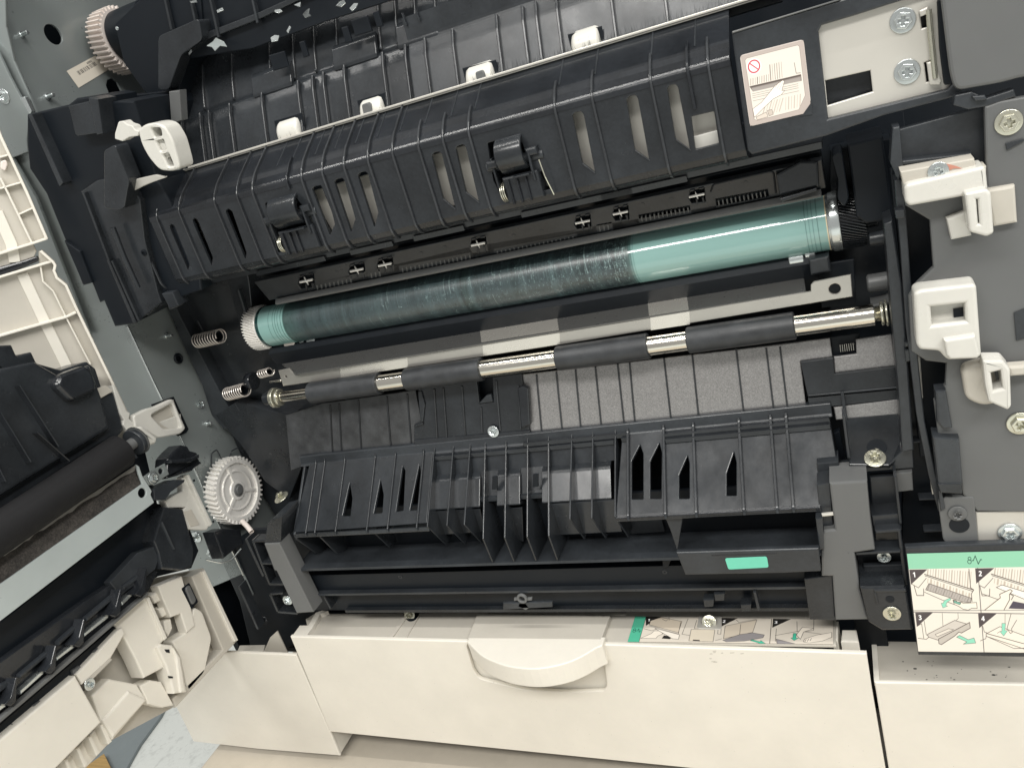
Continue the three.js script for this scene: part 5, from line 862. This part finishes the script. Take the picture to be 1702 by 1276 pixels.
// ================================================================ jam clearing sign
{
  const t = thing('jam_sign', 'black board with a green-topped four-picture jam clearing sticker numbered 1 to 4', 'sign');
  const f = FZ(0.0645);
  part(t, 'board', slab(f, [[1505, 910], [1560, 907], [1770, 900], [1776, 1094], [1527, 1089], [1516, 1010]], 0.004, { bev: 0.0008 }), M.charcoal);
  const c = document.createElement('canvas'); c.width = 1000; c.height = 660; const k = c.getContext('2d');
  k.fillStyle = '#e6e0d5'; k.fillRect(0, 0, 1000, 660); k.lineJoin = k.lineCap = 'round';
  k.fillStyle = '#8ecaab'; k.fillRect(0, 0, 1000, 100);
  const S = 0.635, P = (x, y) => [(x - 50 - (y - 130) * 0.12) * S, (y - 130 + (x - 50) * 0.012) * S];
  const pl = (pts, fill, w = 3, st = '#544b46', close = true) => { k.beginPath(); pts.forEach((p, i) => { const [x, y] = P(...p); i ? k.lineTo(x, y) : k.moveTo(x, y); }); if (close) k.closePath(); if (fill) { k.fillStyle = fill; k.fill(); } if (w) { k.strokeStyle = st; k.lineWidth = w * S * 1.45; k.stroke(); } };
  const ln = (pts, w = 4, st = '#544b46') => pl(pts, null, w, st, false);
  k.strokeStyle = '#2f5648'; k.lineWidth = 4.5; { const [x, y] = P(748, 185), [x2, y2] = P(748, 216); k.beginPath(); k.arc(x, y, 10, 0, 7); k.stroke(); k.beginPath(); k.arc(x2, y2, 12.5, 0, 7); k.stroke(); } ln([[775, 205], [790, 205], [808, 158], [845, 240], [868, 195], [880, 197]], 6, '#2f5648');
  const dk = '#4c4446', gr = '#8fd6bc';
  // 1: flap pulled open
  const unit = (ox, shade) => {
    for (let i = 0; i < 17; i++) ln([[ox + 290 + i * 30, 285 + i * 2], [ox + 284 + i * 30, 345 + i * 9]], i % 3 ? 4 : 8, '#b5a99c');
    ln([[ox + 250, 340], [ox + 800, 500]], 6); ln([[ox + 255, 355], [ox + 795, 515]], 4); ln([[ox + 745, 290], [ox + 770, 480], [ox + 805, 500], [ox + 780, 540], [ox + 790, 620]], 5);
    for (let i = 0; i < 14; i++) { const x = ox + 290 + i * 36; ln([[x, 385 + i * 12], [x - 4, 430 + i * 12]], i % 2 ? 14 : 5, '#c4b8a9'); }
    ln([[ox + 100, 440], [ox + 180, 480], [ox + 270, 380]], 4); ln([[ox + 130, 460], [ox + 160, 560], [ox + 240, 560], [ox + 240, 490]], 5);
    if (shade) { pl([[ox + 300, 435], [ox + 780, 585], [ox + 775, 632], [ox + 690, 625], [ox + 262, 500]], '#b3aca6', 4); for (let i = 0; i < 16; i++) ln([[ox + 305 + i * 30, 445 + i * 9], [ox + 285 + i * 30, 500 + i * 8]], i % 3 ? 3 : 7, '#8e8781'); ln([[ox + 250, 525], [ox + 450, 605], [ox + 600, 655]], 4); }
  };
  k.save(); { const [a, b] = P(80, 290); k.beginPath(); k.rect(0, 102, 488, 274); k.clip(); } unit(0, true);
  pl([[540, 585], [480, 610], [462, 640], [440, 640], [462, 690], [515, 670], [495, 660], [510, 630], [555, 600]], gr, 2);
  pl([[575, 605], [610, 610], [625, 625], [680, 630], [690, 640], [840, 630], [850, 690], [790, 690], [750, 710], [690, 700], [640, 670], [590, 650]], '#f3eadb', 4); pl([[580, 610], [668, 635], [655, 655], [590, 635]], '#6fae9c', 3); ln([[745, 710], [755, 735]], 4); k.restore();
  // 2: sheet drawn out by hand
  k.save(); k.beginPath(); k.rect(494, 102, 600, 274); k.clip(); unit(740, false);
  pl([[1050, 475], [1110, 450], [1500, 560], [1480, 640]], '#f7f1e6', 4); pl([[900, 735], [1100, 580], [1090, 545], [1200, 495], [1225, 510], [1195, 545], [1200, 600], [1130, 735]], '#f3eadb', 5); ln([[1200, 540], [1240, 560], [1220, 600]], 5); pl([[1195, 690], [1240, 615], [1500, 660], [1500, 700]], '#4c4653', 0); ln([[900, 540], [1080, 600]], 4); k.restore();
  ln([[120, 735], [1660, 745]], 5, dk); { k.fillStyle = dk; k.fillRect(488, 100, 5, 560); k.fillRect(0, 374, 1000, 3); }
  // 3: drawer pulled out
  ln([[455, 745], [465, 880]], 3); ln([[635, 745], [640, 800], [610, 825]], 3); ln([[245, 830], [270, 980], [310, 1000], [270, 1030], [170, 1020]], 4); ln([[160, 890], [215, 860], [240, 1020]], 4);
  pl([[285, 975], [600, 820], [770, 865], [420, 1040], [295, 1005]], '#cfc8bf', 4); pl([[415, 1025], [770, 840], [780, 900], [680, 955], [650, 945], [600, 990], [450, 1085], [420, 1075]], '#c2bbb2', 5); pl([[375, 975], [530, 910], [590, 920], [400, 1000]], '#ded7cc', 3);
  pl([[625, 1000], [660, 980], [760, 1025], [825, 1005], [848, 1060], [705, 1075], [745, 1050]], gr, 3);
  // 4: sheet lifted from the drawer
  ln([[920, 880], [940, 940], [965, 945], [960, 1010], [900, 1035]], 4); pl([[960, 960], [1110, 880], [1500, 1010], [1480, 1100], [1280, 1110], [965, 985]], '#efe6d9', 4); ln([[965, 985], [1480, 1140]], 4); ln([[965, 955], [1480, 1080]], 5); ln([[1160, 745], [1165, 840]], 3); ln([[1225, 745], [1190, 900], [1230, 950], [1250, 940], [1240, 900], [1290, 810]], 4);
  pl([[1130, 845], [1172, 845], [1168, 920], [1198, 920], [1158, 980], [1112, 930], [1134, 930]], gr, 2); ln([[1050, 1010], [1200, 1055]], 3); ln([[1085, 950], [1110, 935]], 3);
  k.fillStyle = dk; for (const [x, y, n] of [[75, 292, '1'], [812, 283, '2'], [140, 742, '3'], [862, 745, '4']]) { const [a, b] = P(x, y); k.fillStyle = dk; k.beginPath(); k.moveTo(Math.max(0, a), b); k.lineTo(a + 132, b); k.lineTo(Math.max(0, a), b + 98); k.closePath(); k.fill(); k.fillStyle = '#fff'; k.font = 'bold 46px sans-serif'; k.fillText(n, Math.max(0, a) + 20, b + 50); }
  const fs = lift(f, 0.0003), tl = hit(fs, 1508, 920), tr = hit(fs, 1752, 914), br = hit(fs, 1757, 1085), bl = hit(fs, 1527, 1082.5);
  decal(fs, [tl, tr, br, bl], c, 'picture_sticker', t);
}
// ================================================================ white gear and holder on the side wall
{
  const p = WX(396, 814, XL + 0.013), g = thing('spoked_gear', 'white spoked plastic gear on a dark shaft, low on the grey side wall', 'gear'), x0 = XL + 0.0035, x1 = XL + 0.0135;
  part(g, 'toothed_rim', gearX(x0, x1, p.y, p.z, 0.0222, 0.0246, 42, 0.12, 0.0196), M.nickel);
  part(g, 'web', cylX(x0 + 0.002, x1 - 0.0018, p.y, p.z, 0.0198), M.nickel);
  part(g, 'inner_ring', latheX([[0, 0.0132], [0, 0.0148], [x1 - x0 - 0.0032, 0.0148], [x1 - x0 - 0.003, 0.0145], [x1 - x0 - 0.003, 0.0137], [x1 - x0 - 0.0032, 0.0132]], x0 + 0.002, p.y, p.z), M.nickel);
  part(g, 'hub', cylX(x0, x1 - 0.0008, p.y, p.z, 0.0072), M.nickel);
  for (let i = 0; i < 3; i++) { const a = i * 2.0944 + 0.5, b = box(x1 - 0.004, x1 - 0.0008, -0.0011, 0.0011, 0.006, 0.0198); b.rotateX(a); b.translate(0, p.y, p.z); part(g, 'spoke', b, M.nickel); }
  part(g, 'shaft_end', [cylX(x1 - 0.001, x1 + 0.0004, p.y, p.z, 0.0046, 0.0008), cylX(x1, x1 + 0.0012, p.y, p.z, 0.0032, 0.0006)], M.grey);
  const t = thing('gear_holder', 'white plastic holder with pin holes between spoked gear and door hinge', 'bracket'), f = FX(XL + 0.006);
  part(t, 'holder_plate', slab(f, [[302, 793], [311, 788], [330, 826], [351, 870], [344, 880], [340, 881], [313, 880], [299, 855], [308, 843], [279, 844], [273, 832], [290, 822], [304, 816]], 0.006, { bev: 0.0008 }), M.cream);
  part(t, 'holder_rib', slab(lift(f, 0.003), [[310, 789], [314, 788], [353, 870], [350, 874]], 0.004), M.cream);
  part(t, 'holder_pocket', slab(lift(f, 0.0003), [[305, 850], [318, 846], [332, 872], [316, 876]], 0.001), M.beigeDull);
  for (const [x, y] of [[316, 799], [337, 845], [348, 867]]) part(t, 'pin_hole', slab(lift(f, 0.0035), circ(f, x, y, 0.0009, 10), 0.0003, { bev: 0 }), M.deep);
  const b = thing('cable_clip', 'black clip block with a bent wire under the spoked gear', 'clip');
  part(b, 'block', slab(FX(XL + 0.012), [[356, 884], [372, 878], [400, 880], [404, 905], [384, 918], [372, 928]], 0.012, { bev: 0.001 }), M.blackGloss);
  part(b, 'peg', tube([WX(402, 866, -0.065), WX(410, 874, -0.06), WX(418, 884, -0.055)], 0.0019), M.pink);
  part(b, 'wire', tube([WX(342, 930, -0.07), WX(366, 935, -0.066), WX(384, 930, -0.064), WX(400, 912, -0.062)], 0.0006), M.zinc);
  const w = thing('wire_loop', 'thin dark wire loop rising behind the spoked gear', 'wire');
  part(w, 'loop', [tube([WX(351, 790, XL + 0.002), WX(351, 755, XL + 0.004), WX(360, 748, XL + 0.005), WX(370, 768, XL + 0.004)], 0.0005), tube([WX(380, 768, XL + 0.003), WX(384, 750, XL + 0.005), WX(396, 744, XL + 0.006), WX(404, 752, XL + 0.006)], 0.0005)], M.charcoal);
}
{
  const t = thing('scoop_lever', 'cream scoop-shaped lever in a dark notch of the grey side wall, beside the door roller', 'lever');
  part(t, 'notch_lining', slab(FX(XL + 0.0008), [[251, 672], [288, 659], [313, 713], [309, 719], [296, 725], [262, 700]], 0.0004, { bev: 0 }), M.deep);
  part(t, 'scoop', slab(FX(XL + 0.006), [[221, 690], [243, 679], [256, 676], [287, 662], [309, 712], [300, 721], [264, 728], [244, 716], [224, 712]], 0.005, { r: 0.002, bev: 0.0012, seg: 4, hr: 0.0025, holes: [[[250, 690], [286, 670], [302, 711], [272, 713]]] }), M.cream);
  part(t, 'scoop_floor', slab(FX(XL + 0.0022), [[240, 684], [288, 664], [306, 714], [262, 722]], 0.001), M.beigeDull);
  part(t, 'scoop_ridge', slab(FP(WX(262, 700, XL + 0.0025), WX(300, 690, XL + 0.0055), WX(300, 714, XL + 0.003)), [[264, 702], [300, 688], [303, 712], [276, 713]], 0.001), M.cream);
  part(t, 'pivot_cone', slab(FX(XL + 0.013), [[222, 713], [236, 707], [262, 727], [260, 737], [250, 740], [240, 730]], 0.01, { r: 0.002, bev: 0.002, seg: 4 }), M.cream);
}
// ================================================================ open door on the left
const oD = WZ(150, 530, 0.052), fD = { o: oD, n: V(0.74, 0, 0.67).normalize(), u: V(0.67, 0, -0.74).normalize(), v: V(0, 1, 0) };
{
  const t = thing('open_door', 'open cream plastic door with ribbed inner side, swung out on the left', 'door');
  const up = (l) => lift(fD, l);
  const strip = (f, pts, w, th, name, m = M.beige) => { const q = onF(f, pts), out = []; const L = q.map((p, i) => { const a = q[Math.max(0, i - 1)], b = q[Math.min(q.length - 1, i + 1)], d = b.clone().sub(a).normalize(); return [p.clone().add(new THREE.Vector2(-d.y, d.x).multiplyScalar(w / 2)), p.clone().sub(new THREE.Vector2(-d.y, d.x).multiplyScalar(w / 2))]; }); part(t, name, extrudeOn(f, [...L.map((p) => p[0]), ...L.map((p) => p[1]).reverse()], th, { bev: 0.0003 }), m); };
  // upper hinge-side shell
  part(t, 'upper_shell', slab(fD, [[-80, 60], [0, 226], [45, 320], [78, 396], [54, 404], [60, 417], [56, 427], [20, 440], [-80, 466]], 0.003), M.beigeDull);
  strip(up(0.005), [[-30, 140], [0, 226], [44, 320], [77, 397]], 0.0016, 0.006, 'rim'); strip(up(0.005), [[-40, 436], [0, 421], [54, 404], [78, 396]], 0.0014, 0.006, 'rib'); strip(up(0.004), [[0, 296], [13, 322], [53, 405]], 0.0012, 0.005, 'rib'); strip(up(0.004), [[31, 356], [55, 345]], 0.001, 0.005, 'rib'); strip(up(0.004), [[-10, 316], [34, 303]], 0.001, 0.005, 'rib'); strip(up(0.004), [[-4, 262], [14, 257]], 0.001, 0.005, 'rib');
  strip(up(0.001), [[-6, 352], [18, 405], [24, 436]], 0.006, 0.0012, 'raised_band');
  part(t, 'peg', slab(up(0.004), [[0, 268], [9, 265], [12, 272], [8, 284], [0, 280]], 0.006, { r: 0.001 }), M.pink);
  // lower hinge-side shell
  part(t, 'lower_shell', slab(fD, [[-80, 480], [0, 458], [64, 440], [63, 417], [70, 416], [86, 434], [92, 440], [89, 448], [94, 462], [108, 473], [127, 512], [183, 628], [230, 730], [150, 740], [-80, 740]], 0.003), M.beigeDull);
  strip(up(0.006), [[67, 417], [88, 436], [91, 441], [89, 450], [94, 462], [109, 474], [127, 514], [184, 632], [216, 700]], 0.0016, 0.008, 'rim');
  strip(up(0.004), [[66, 440], [71, 468], [88, 484], [109, 527], [150, 606]], 0.001, 0.005, 'rib'); strip(up(0.005), [[-60, 478], [0, 460], [86, 434]], 0.0014, 0.006, 'rib'); strip(up(0.005), [[-60, 578], [0, 558], [109, 527], [126, 519]], 0.0014, 0.007, 'rib');
  strip(up(0.001), [[36, 455], [76, 540], [126, 640]], 0.006, 0.0014, 'raised_band');
  part(t, 'gasket', slab(up(0.002), [[-40, 455], [0, 443], [40, 432], [62, 425], [64, 434], [40, 444], [0, 460], [-40, 468]], 0.006, { r: 0.001, bev: 0.0012 }), M.blackGloss);
  part(t, 'edge_catch', slab(FX(-0.079), [[186, 640], [191, 640], [210, 683], [216, 686], [214, 695], [226, 708], [212, 717], [204, 706], [206, 698], [200, 688]], 0.006), M.cream);
  // bottom shell
  const b1 = FX(-0.092);
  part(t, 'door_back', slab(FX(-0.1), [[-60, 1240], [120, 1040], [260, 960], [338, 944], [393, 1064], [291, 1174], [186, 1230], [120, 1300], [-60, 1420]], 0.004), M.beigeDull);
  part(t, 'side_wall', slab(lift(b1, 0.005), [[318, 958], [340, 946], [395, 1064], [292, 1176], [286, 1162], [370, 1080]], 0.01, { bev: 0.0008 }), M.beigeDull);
  part(t, 'side_rim', slab(lift(b1, 0.007), [[336, 950], [341, 948], [396, 1064], [390, 1066]], 0.003), M.beige);
  part(t, 'flat_cover', slab(FX(-0.078), [[-60, 1280], [0, 1229], [125, 1123], [168, 1200], [93, 1276], [40, 1330], [-60, 1420]], 0.012, { bev: 0.001 }), M.beige);
  for (let i = 0; i < 6; i++) { const x = 166 - i * 20, y = 1206 + i * 19; part(t, 'comb_rib', slab(FX(-0.087), [[x, y], [x + 5, y - 3], [x + 20, y + 26], [x + 14, y + 31]], 0.01), M.beige); }
  part(t, 'bottom_edge', slab(FX(-0.094), [[168, 1203], [186, 1229], [120, 1300], [60, 1360], [40, 1330]], 0.006), M.beige);
  const arm = part(t, 'arm', slab(FX(-0.08), [[126, 1121], [197, 1046], [204, 1043], [208, 1052], [184, 1094], [136, 1138]], 0.01, { bev: 0.001 }), M.beige);
  screw(arm, FX(-0.0798), 148, 1137, 10, 'round', M.zinc);
  part(t, 'arm_slot', slab(FX(-0.0797), [[140, 1133], [183, 1094], [186, 1096], [146, 1136]], 0.0006, { bev: 0.0001 }), M.beigeDull);
  part(t, 'main_box', slab(FX(-0.083), [[188, 1036], [232, 995], [244, 993], [274, 1062], [262, 1076], [275, 1108], [239, 1127], [226, 1098], [208, 1064]], 0.012, { bev: 0.001 }), M.beige);
  part(t, 'box_edge', slab(FX(-0.0815), [[243, 994], [248, 992], [278, 1060], [273, 1064]], 0.004), M.beige);
  part(t, 'slope_box', slab(FX(-0.086), [[152, 1156], [182, 1128], [227, 1137], [244, 1163], [187, 1229], [168, 1200]], 0.012, { bev: 0.001 }), M.beige);
  part(t, 'slope_face', slab(FX(-0.0845), [[214, 1148], [240, 1160], [244, 1164], [188, 1226], [170, 1198]], 0.008, { bev: 0.0016, seg: 3 }), M.beige);
  part(t, 'corner_wedge', slab(FX(-0.086), [[246, 1170], [232, 1140], [250, 1130], [268, 1133], [289, 1172], [270, 1176]], 0.01, { bev: 0.001 }), M.beige);
  part(t, 'latch_box', slab(FX(-0.08), [[261, 1076], [268, 1070], [286, 1072], [300, 1092], [310, 1150], [289, 1153], [284, 1133], [276, 1108]], 0.012, { bev: 0.001 }), M.beige);
  part(t, 'latch_ridge', slab(FX(-0.0785), [[288, 1076], [299, 1092], [308, 1150], [300, 1151], [293, 1094]], 0.004, { bev: 0.0008 }), M.beige);
  for (const q of [[[273, 1079], [281, 1079], [282, 1085], [276, 1084]], [[279, 1123], [287, 1124], [287, 1127], [280, 1127]]]) part(t, 'latch_hole', slab(FX(-0.0797), q, 0.0004, { bev: 0 }), M.deep);
  part(t, 'curved_cover', slab(FX(-0.087), [[285, 1066], [314, 1048], [322, 1008], [336, 1016], [352, 1060], [340, 1118], [312, 1150], [300, 1092]], 0.01, { bev: 0.001, r: 0.003 }), M.beige);
  part(t, 'ledge_block', slab(FX(-0.086), [[262, 974], [302, 957], [318, 1012], [324, 1040], [310, 1052], [300, 1020], [284, 1026], [272, 1000]], 0.008, { bev: 0.0008 }), M.beige);
  for (const q of [[[250, 990], [260, 984], [268, 998], [258, 1003]], [[262, 1012], [280, 1006], [286, 1018], [270, 1026]], [[272, 1032], [284, 1028], [287, 1044], [280, 1058], [275, 1050]]]) part(t, 'pocket_block', slab(FX(-0.089), q, 0.01, { bev: 0.0012, seg: 3 }), M.beige);
  part(t, 'magnet_slot', slab(FX(-0.0858), [[301, 978], [314, 968], [329, 1000], [318, 1012]], 0.0004, { bev: 0, r: 0.001 }), M.deep);
  part(t, 'magnet', slab(FX(-0.0845), [[308, 978], [315, 971], [327, 998], [320, 1006]], 0.003, { r: 0.0025, bev: 0.0008, seg: 3 }), M.grey);
}
{
  const t = thing('transfer_unit', 'black transfer unit with a pale steel strip, mounted on the open door', 'door unit');
  const f = FX(-0.08);
  part(t, 'upper_cover', slab(f, [[-60, 577], [20, 572], [28, 590], [53, 584], [62, 603], [102, 614], [145, 600], [160, 612], [172, 650], [190, 651], [204, 702], [206, 714], [190, 736], [177, 744], [0, 856], [-60, 890]], 0.02, { bev: 0.002, seg: 3, r: 0.001 }), M.black);
  part(t, 'cover_step', slab(FX(-0.074), [[-60, 640], [0, 612], [58, 600], [96, 622], [150, 606], [170, 660], [184, 712], [100, 764], [0, 826], [-60, 860]], 0.01, { bev: 0.0025, seg: 3 }), M.black);
  part(t, 'cover_hump', slab(FX(-0.068), [[100, 622], [144, 606], [156, 618], [163, 648], [120, 668], [92, 640]], 0.01, { bev: 0.003, seg: 4, r: 0.003 }), M.blackGloss);
  const rbs = [[[0, 682], [52, 768]], [[-40, 700], [10, 800]], [[33, 640], [98, 742]], [[62, 718], [116, 766]]];
  for (const [a, b] of rbs) { const n = [a[1] - b[1], b[0] - a[0]], l = Math.hypot(...n), w = 1.3; part(t, 'cover_rib', slab(FX(-0.0695), [[a[0] + n[0] / l * w, a[1] + n[1] / l * w], [b[0] + n[0] / l * w, b[1] + n[1] / l * w], [b[0] - n[0] / l * w, b[1] - n[1] / l * w], [a[0] - n[0] / l * w, a[1] - n[1] / l * w]], 0.008), M.blackGloss); }
  part(t, 'pale_corner', slab(FX(-0.078), [[150, 650], [176, 640], [188, 650], [160, 666]], 0.004), M.beigeDull);
  part(t, 'roller_bed', slab(FX(-0.088), [[-60, 884], [177, 735], [240, 745], [262, 840], [93, 966], [-60, 1080]], 0.02), M.deep);
  const tone = mat(0.085, 0.08, 0.075, 0.75, { metal: 0.1, grain: 0.00015 });
  tone.map = (() => { const x = noise(512, [[4, 2], [12, 2], [64, 2], [180, 3]], (n, q) => { const v = Math.max(0.5, Math.min(1, 0.75 + 1.1 * (n - 0.5) + (q - 0.5) * 0.2)); return [v, v * 0.97, v * 0.94]; }, true, 21); return rep(x, 0.06); })();
  part(t, 'dusty_plate', slab(FP(WX(225, 774, -0.0735), WX(18, 920, -0.0735), WX(237, 804, -0.0695)), [[224, 773], [230, 779], [238, 806], [18, 960], [-60, 1012], [-60, 960]], 0.002), tone, 'brown dusty plate');
  const dl = FP(WX(225, 774, -0.0735), WX(18, 920, -0.0735), WX(237, 804, -0.0695)), de = []; for (let i = 0; i <= 30; i++) { const x = 224 - i * 8; de.push([x, 774 + (224 - x) * 0.656 + 3 + rnd() * 5]); }
  part(t, 'dust_edge', slab(lift(dl, 0.0002), [[224, 773.5], ...de, [-16, 931]], 0.0002, { bev: 0 }), M.beigeDull.clone(), 'pale dusty upper edge').material.color.setRGB(0.3, 0.29, 0.27);
  const fs = FX(-0.0685), st = part(t, 'steel_strip', slab(fs, [[226, 772], [231, 775], [236, 790], [246, 806], [252, 816], [250, 822], [256, 835], [93, 960.5], [-60, 1078], [-60, 1012], [18, 958], [236, 804], [230, 788]], 0.0015, { bev: 0.0004, holes: [circ(fs, 236, 819, 0.0031, 24)] }), M.strip, 'pale steel strip');
  part(t, 'screw_tab', slab(FX(-0.0705), [[238, 792], [262, 776], [274, 770], [281, 788], [254, 806], [247, 806]], 0.0015, { holes: [circ(FX(-0.0705), 267, 783, 0.0019, 16)] }), M.steel);
  screw(t, FX(-0.07), 254, 794, 10.5, 'hex', M.zinc);
  part(t, 'end_latch', [slab(FX(-0.072), [[278, 762], [288, 750], [300, 739], [312, 741], [316, 749], [328, 752], [331, 764], [336, 770], [324, 778], [318, 784], [276, 796]], 0.012, { bev: 0.0015, seg: 3, r: 0.001 }), slab(FX(-0.0665), [[282, 764], [318, 761], [331, 755], [331, 761], [318, 768], [284, 770]], 0.006, { bev: 0.0008 })], M.blackGloss);
  part(t, 'lower_latch', [slab(FX(-0.0705), [[254, 812], [290, 797], [308, 797], [306, 802], [284, 818], [276, 830], [256, 832]], 0.01, { bev: 0.001 })], M.charcoal);
  part(t, 'lower_bed', slab(FX(-0.087), [[-60, 1080], [93, 962], [256, 836], [300, 842], [330, 915], [318, 944], [262, 958], [0, 1170], [-60, 1215]], 0.012), M.deep);
  part(t, 'end_block', slab(FX(-0.076), [[272, 842], [304, 846], [322, 912], [320, 940], [303, 948], [268, 945], [263, 920], [255, 900]], 0.014, { bev: 0.001 }), M.black);
  part(t, 'end_block_rib', slab(FX(-0.0745), [[268, 868], [270, 866], [291, 912], [289, 914]], 0.003), M.charcoal);
  part(t, 'tail_plate', slab(FX(-0.078), [[182, 968], [228, 918], [262, 906], [267, 916], [258, 946], [240, 960], [200, 990]], 0.006), M.charcoal);
  // long lower guide with wedge ribs
  part(t, 'guide_bed', slab(FX(-0.0805), [[-60, 1150], [0, 1100], [140, 1000], [230, 940], [262, 950], [246, 984], [0, 1196], [-60, 1246]], 0.006), M.blackGloss);
  for (const q of [[[-30, 1168], [0, 1138], [25, 1127], [22, 1134], [0, 1150], [-30, 1180]], [[33, 1121], [91, 1073], [89, 1082], [34, 1126]], [[97, 1066], [140, 1028], [137, 1038], [98, 1072]], [[143, 1026], [201, 978], [199, 987], [144, 1032]], [[204, 974], [244, 944], [246, 950], [206, 980]]]) part(t, 'guide_slat', slab(FX(-0.0765), q, 0.004), M.charcoal);
  for (const q of [[[33, 1147], [76, 1108], [76, 1116], [34, 1154]], [[93, 1092], [131, 1062], [131, 1070], [94, 1098]], [[139, 1052], [188, 1012], [189, 1019], [140, 1058]], [[201, 1000], [228, 974], [229, 980], [203, 1006]], [[-10, 1178], [20, 1158], [20, 1166], [-10, 1188]]]) part(t, 'guide_slat', slab(FX(-0.077), q, 0.004), M.zinc);
  for (const [x, y] of [[22, 1132], [88, 1078], [135, 1034], [196, 984], [238, 950]]) part(t, 'wedge_rib', slab(FX(-0.071), [[x + 4, y - 6], [x + 6, y - 4], [x + 4, y + 34], [x - 4, y + 42], [x - 14, y + 38], [x - 4, y + 26]], 0.0085, { r: 0.0006 }), M.blackGloss);
  part(t, 'lower_bead', slab(FX(-0.0755), [[-60, 1244], [0, 1193], [130, 1082], [245, 984], [247, 988], [130, 1090], [0, 1201], [-60, 1252]], 0.004), M.grey);
  part(t, 'under_lip', slab(FX(-0.084), [[-60, 1256], [0, 1203], [190, 1040], [206, 1040], [130, 1120], [0, 1228], [-60, 1278]], 0.004), M.deep);
  for (const [x, y] of [[168, 1074], [132, 1106], [68, 1164], [32, 1196]]) part(t, 'lip_tooth', slab(FX(-0.082), [[x - 12, y + 8], [x, y], [x + 3, y + 2], [x + 2, y + 6], [x - 10, y + 16]], 0.004), M.grey);
}
{
  const t = thing('transfer_roller', 'matt black sponge roller on the open door, above the pale steel strip', 'roller');
  const xr = -0.07, e = WX(202, 751, xr), y = (e.y + WX(2, 881, xr).y) / 2, zN = e.z, zF = WX(-90, 950, xr).z;
  const zc1 = (z0, z1, r, m, n, dy = 0) => { const g = new THREE.LatheGeometry([[0, z0], [r - 0.0006, z0], [r, z0 + 0.0006], [r, z1 - 0.0006], [r - 0.0006, z1], [0, z1]].map(([a, b]) => new THREE.Vector2(Math.max(a, 1e-5), b)), 44); g.rotateX(Math.PI / 2); g.translate(xr, y + dy, 0); part(t, n, g, m); };
  zc1(zN, zF, 0.0108, mat(0.012, 0.012, 0.013, 0.85, { grain: 0.0001, specularIntensity: 0.5 }), 'sponge_sleeve');
  zc1(zN - 0.012, zN, 0.0036, M.grey, 'shaft'); zc1(zN - 0.0135, zN - 0.01, 0.0085, M.charcoal, 'bearing_disc'); zc1(zN - 0.0142, zN - 0.0136, 0.0092, M.grey, 'bearing_rim');
  part(t, 'bearing_arm', [slab(FX(-0.064), [[194, 742], [206, 736], [212, 748], [200, 756]], 0.006, { bev: 0.0008 }), slab(FX(-0.063), [[208, 756], [222, 750], [230, 760], [214, 768]], 0.006, { bev: 0.0008 })], M.charcoal);
}
// ================================================================ floor and what lies on it
{
  const fl = new THREE.Mesh(boxUV(extrudeOn(FY(-0.3), [[-3, -3], [3, -3], [3, 3], [-3, 3]].map((p) => new THREE.Vector2(...p)), 0.05, { bev: 0 })), (() => {
    const m = mat(0.74, 0.77, 0.74, 0.4); m.map = rep(noise(512, [[30, 2], [60, 2], [120, 1]], (n, f) => { const v = 0.93 + 0.3 * Math.min(0, n - 0.45) + (f > 0.99 ? -0.1 : 0); return [v, v, v]; }, true, 31), 0.3); return m; })());
  fl.name = 'floor'; fl.userData.kind = 'structure'; fl.receiveShadow = true; scene.add(fl);
  const a = thing('grey_strip', 'flat blue-grey strip lying on the pale floor under the open door', 'mat');
  part(a, 'strip_sheet', slab(FY(-0.294), [[130, 1150], [250, 1150], [275, 1172], [266, 1190], [232, 1236], [205, 1284], [170, 1330], [60, 1330]], 0.005), mat(0.2, 0.235, 0.25, 0.7, { paper: 0.3 }));  // flat blue-grey slab just above the floor
  const b = thing('wooden_board', 'corner of a yellow wooden board under the open door, bottom left', 'board');
  part(b, 'plank', slab(FY(-0.285), [[110, 1296], [172, 1252], [200, 1310], [130, 1380], [80, 1380]], 0.012), (() => { const m = mat(0.62, 0.40, 0.14, 0.55); m.map = rep(tBrush, 0.12); return m; })());
}
settle();
renderer.render(scene, camera);
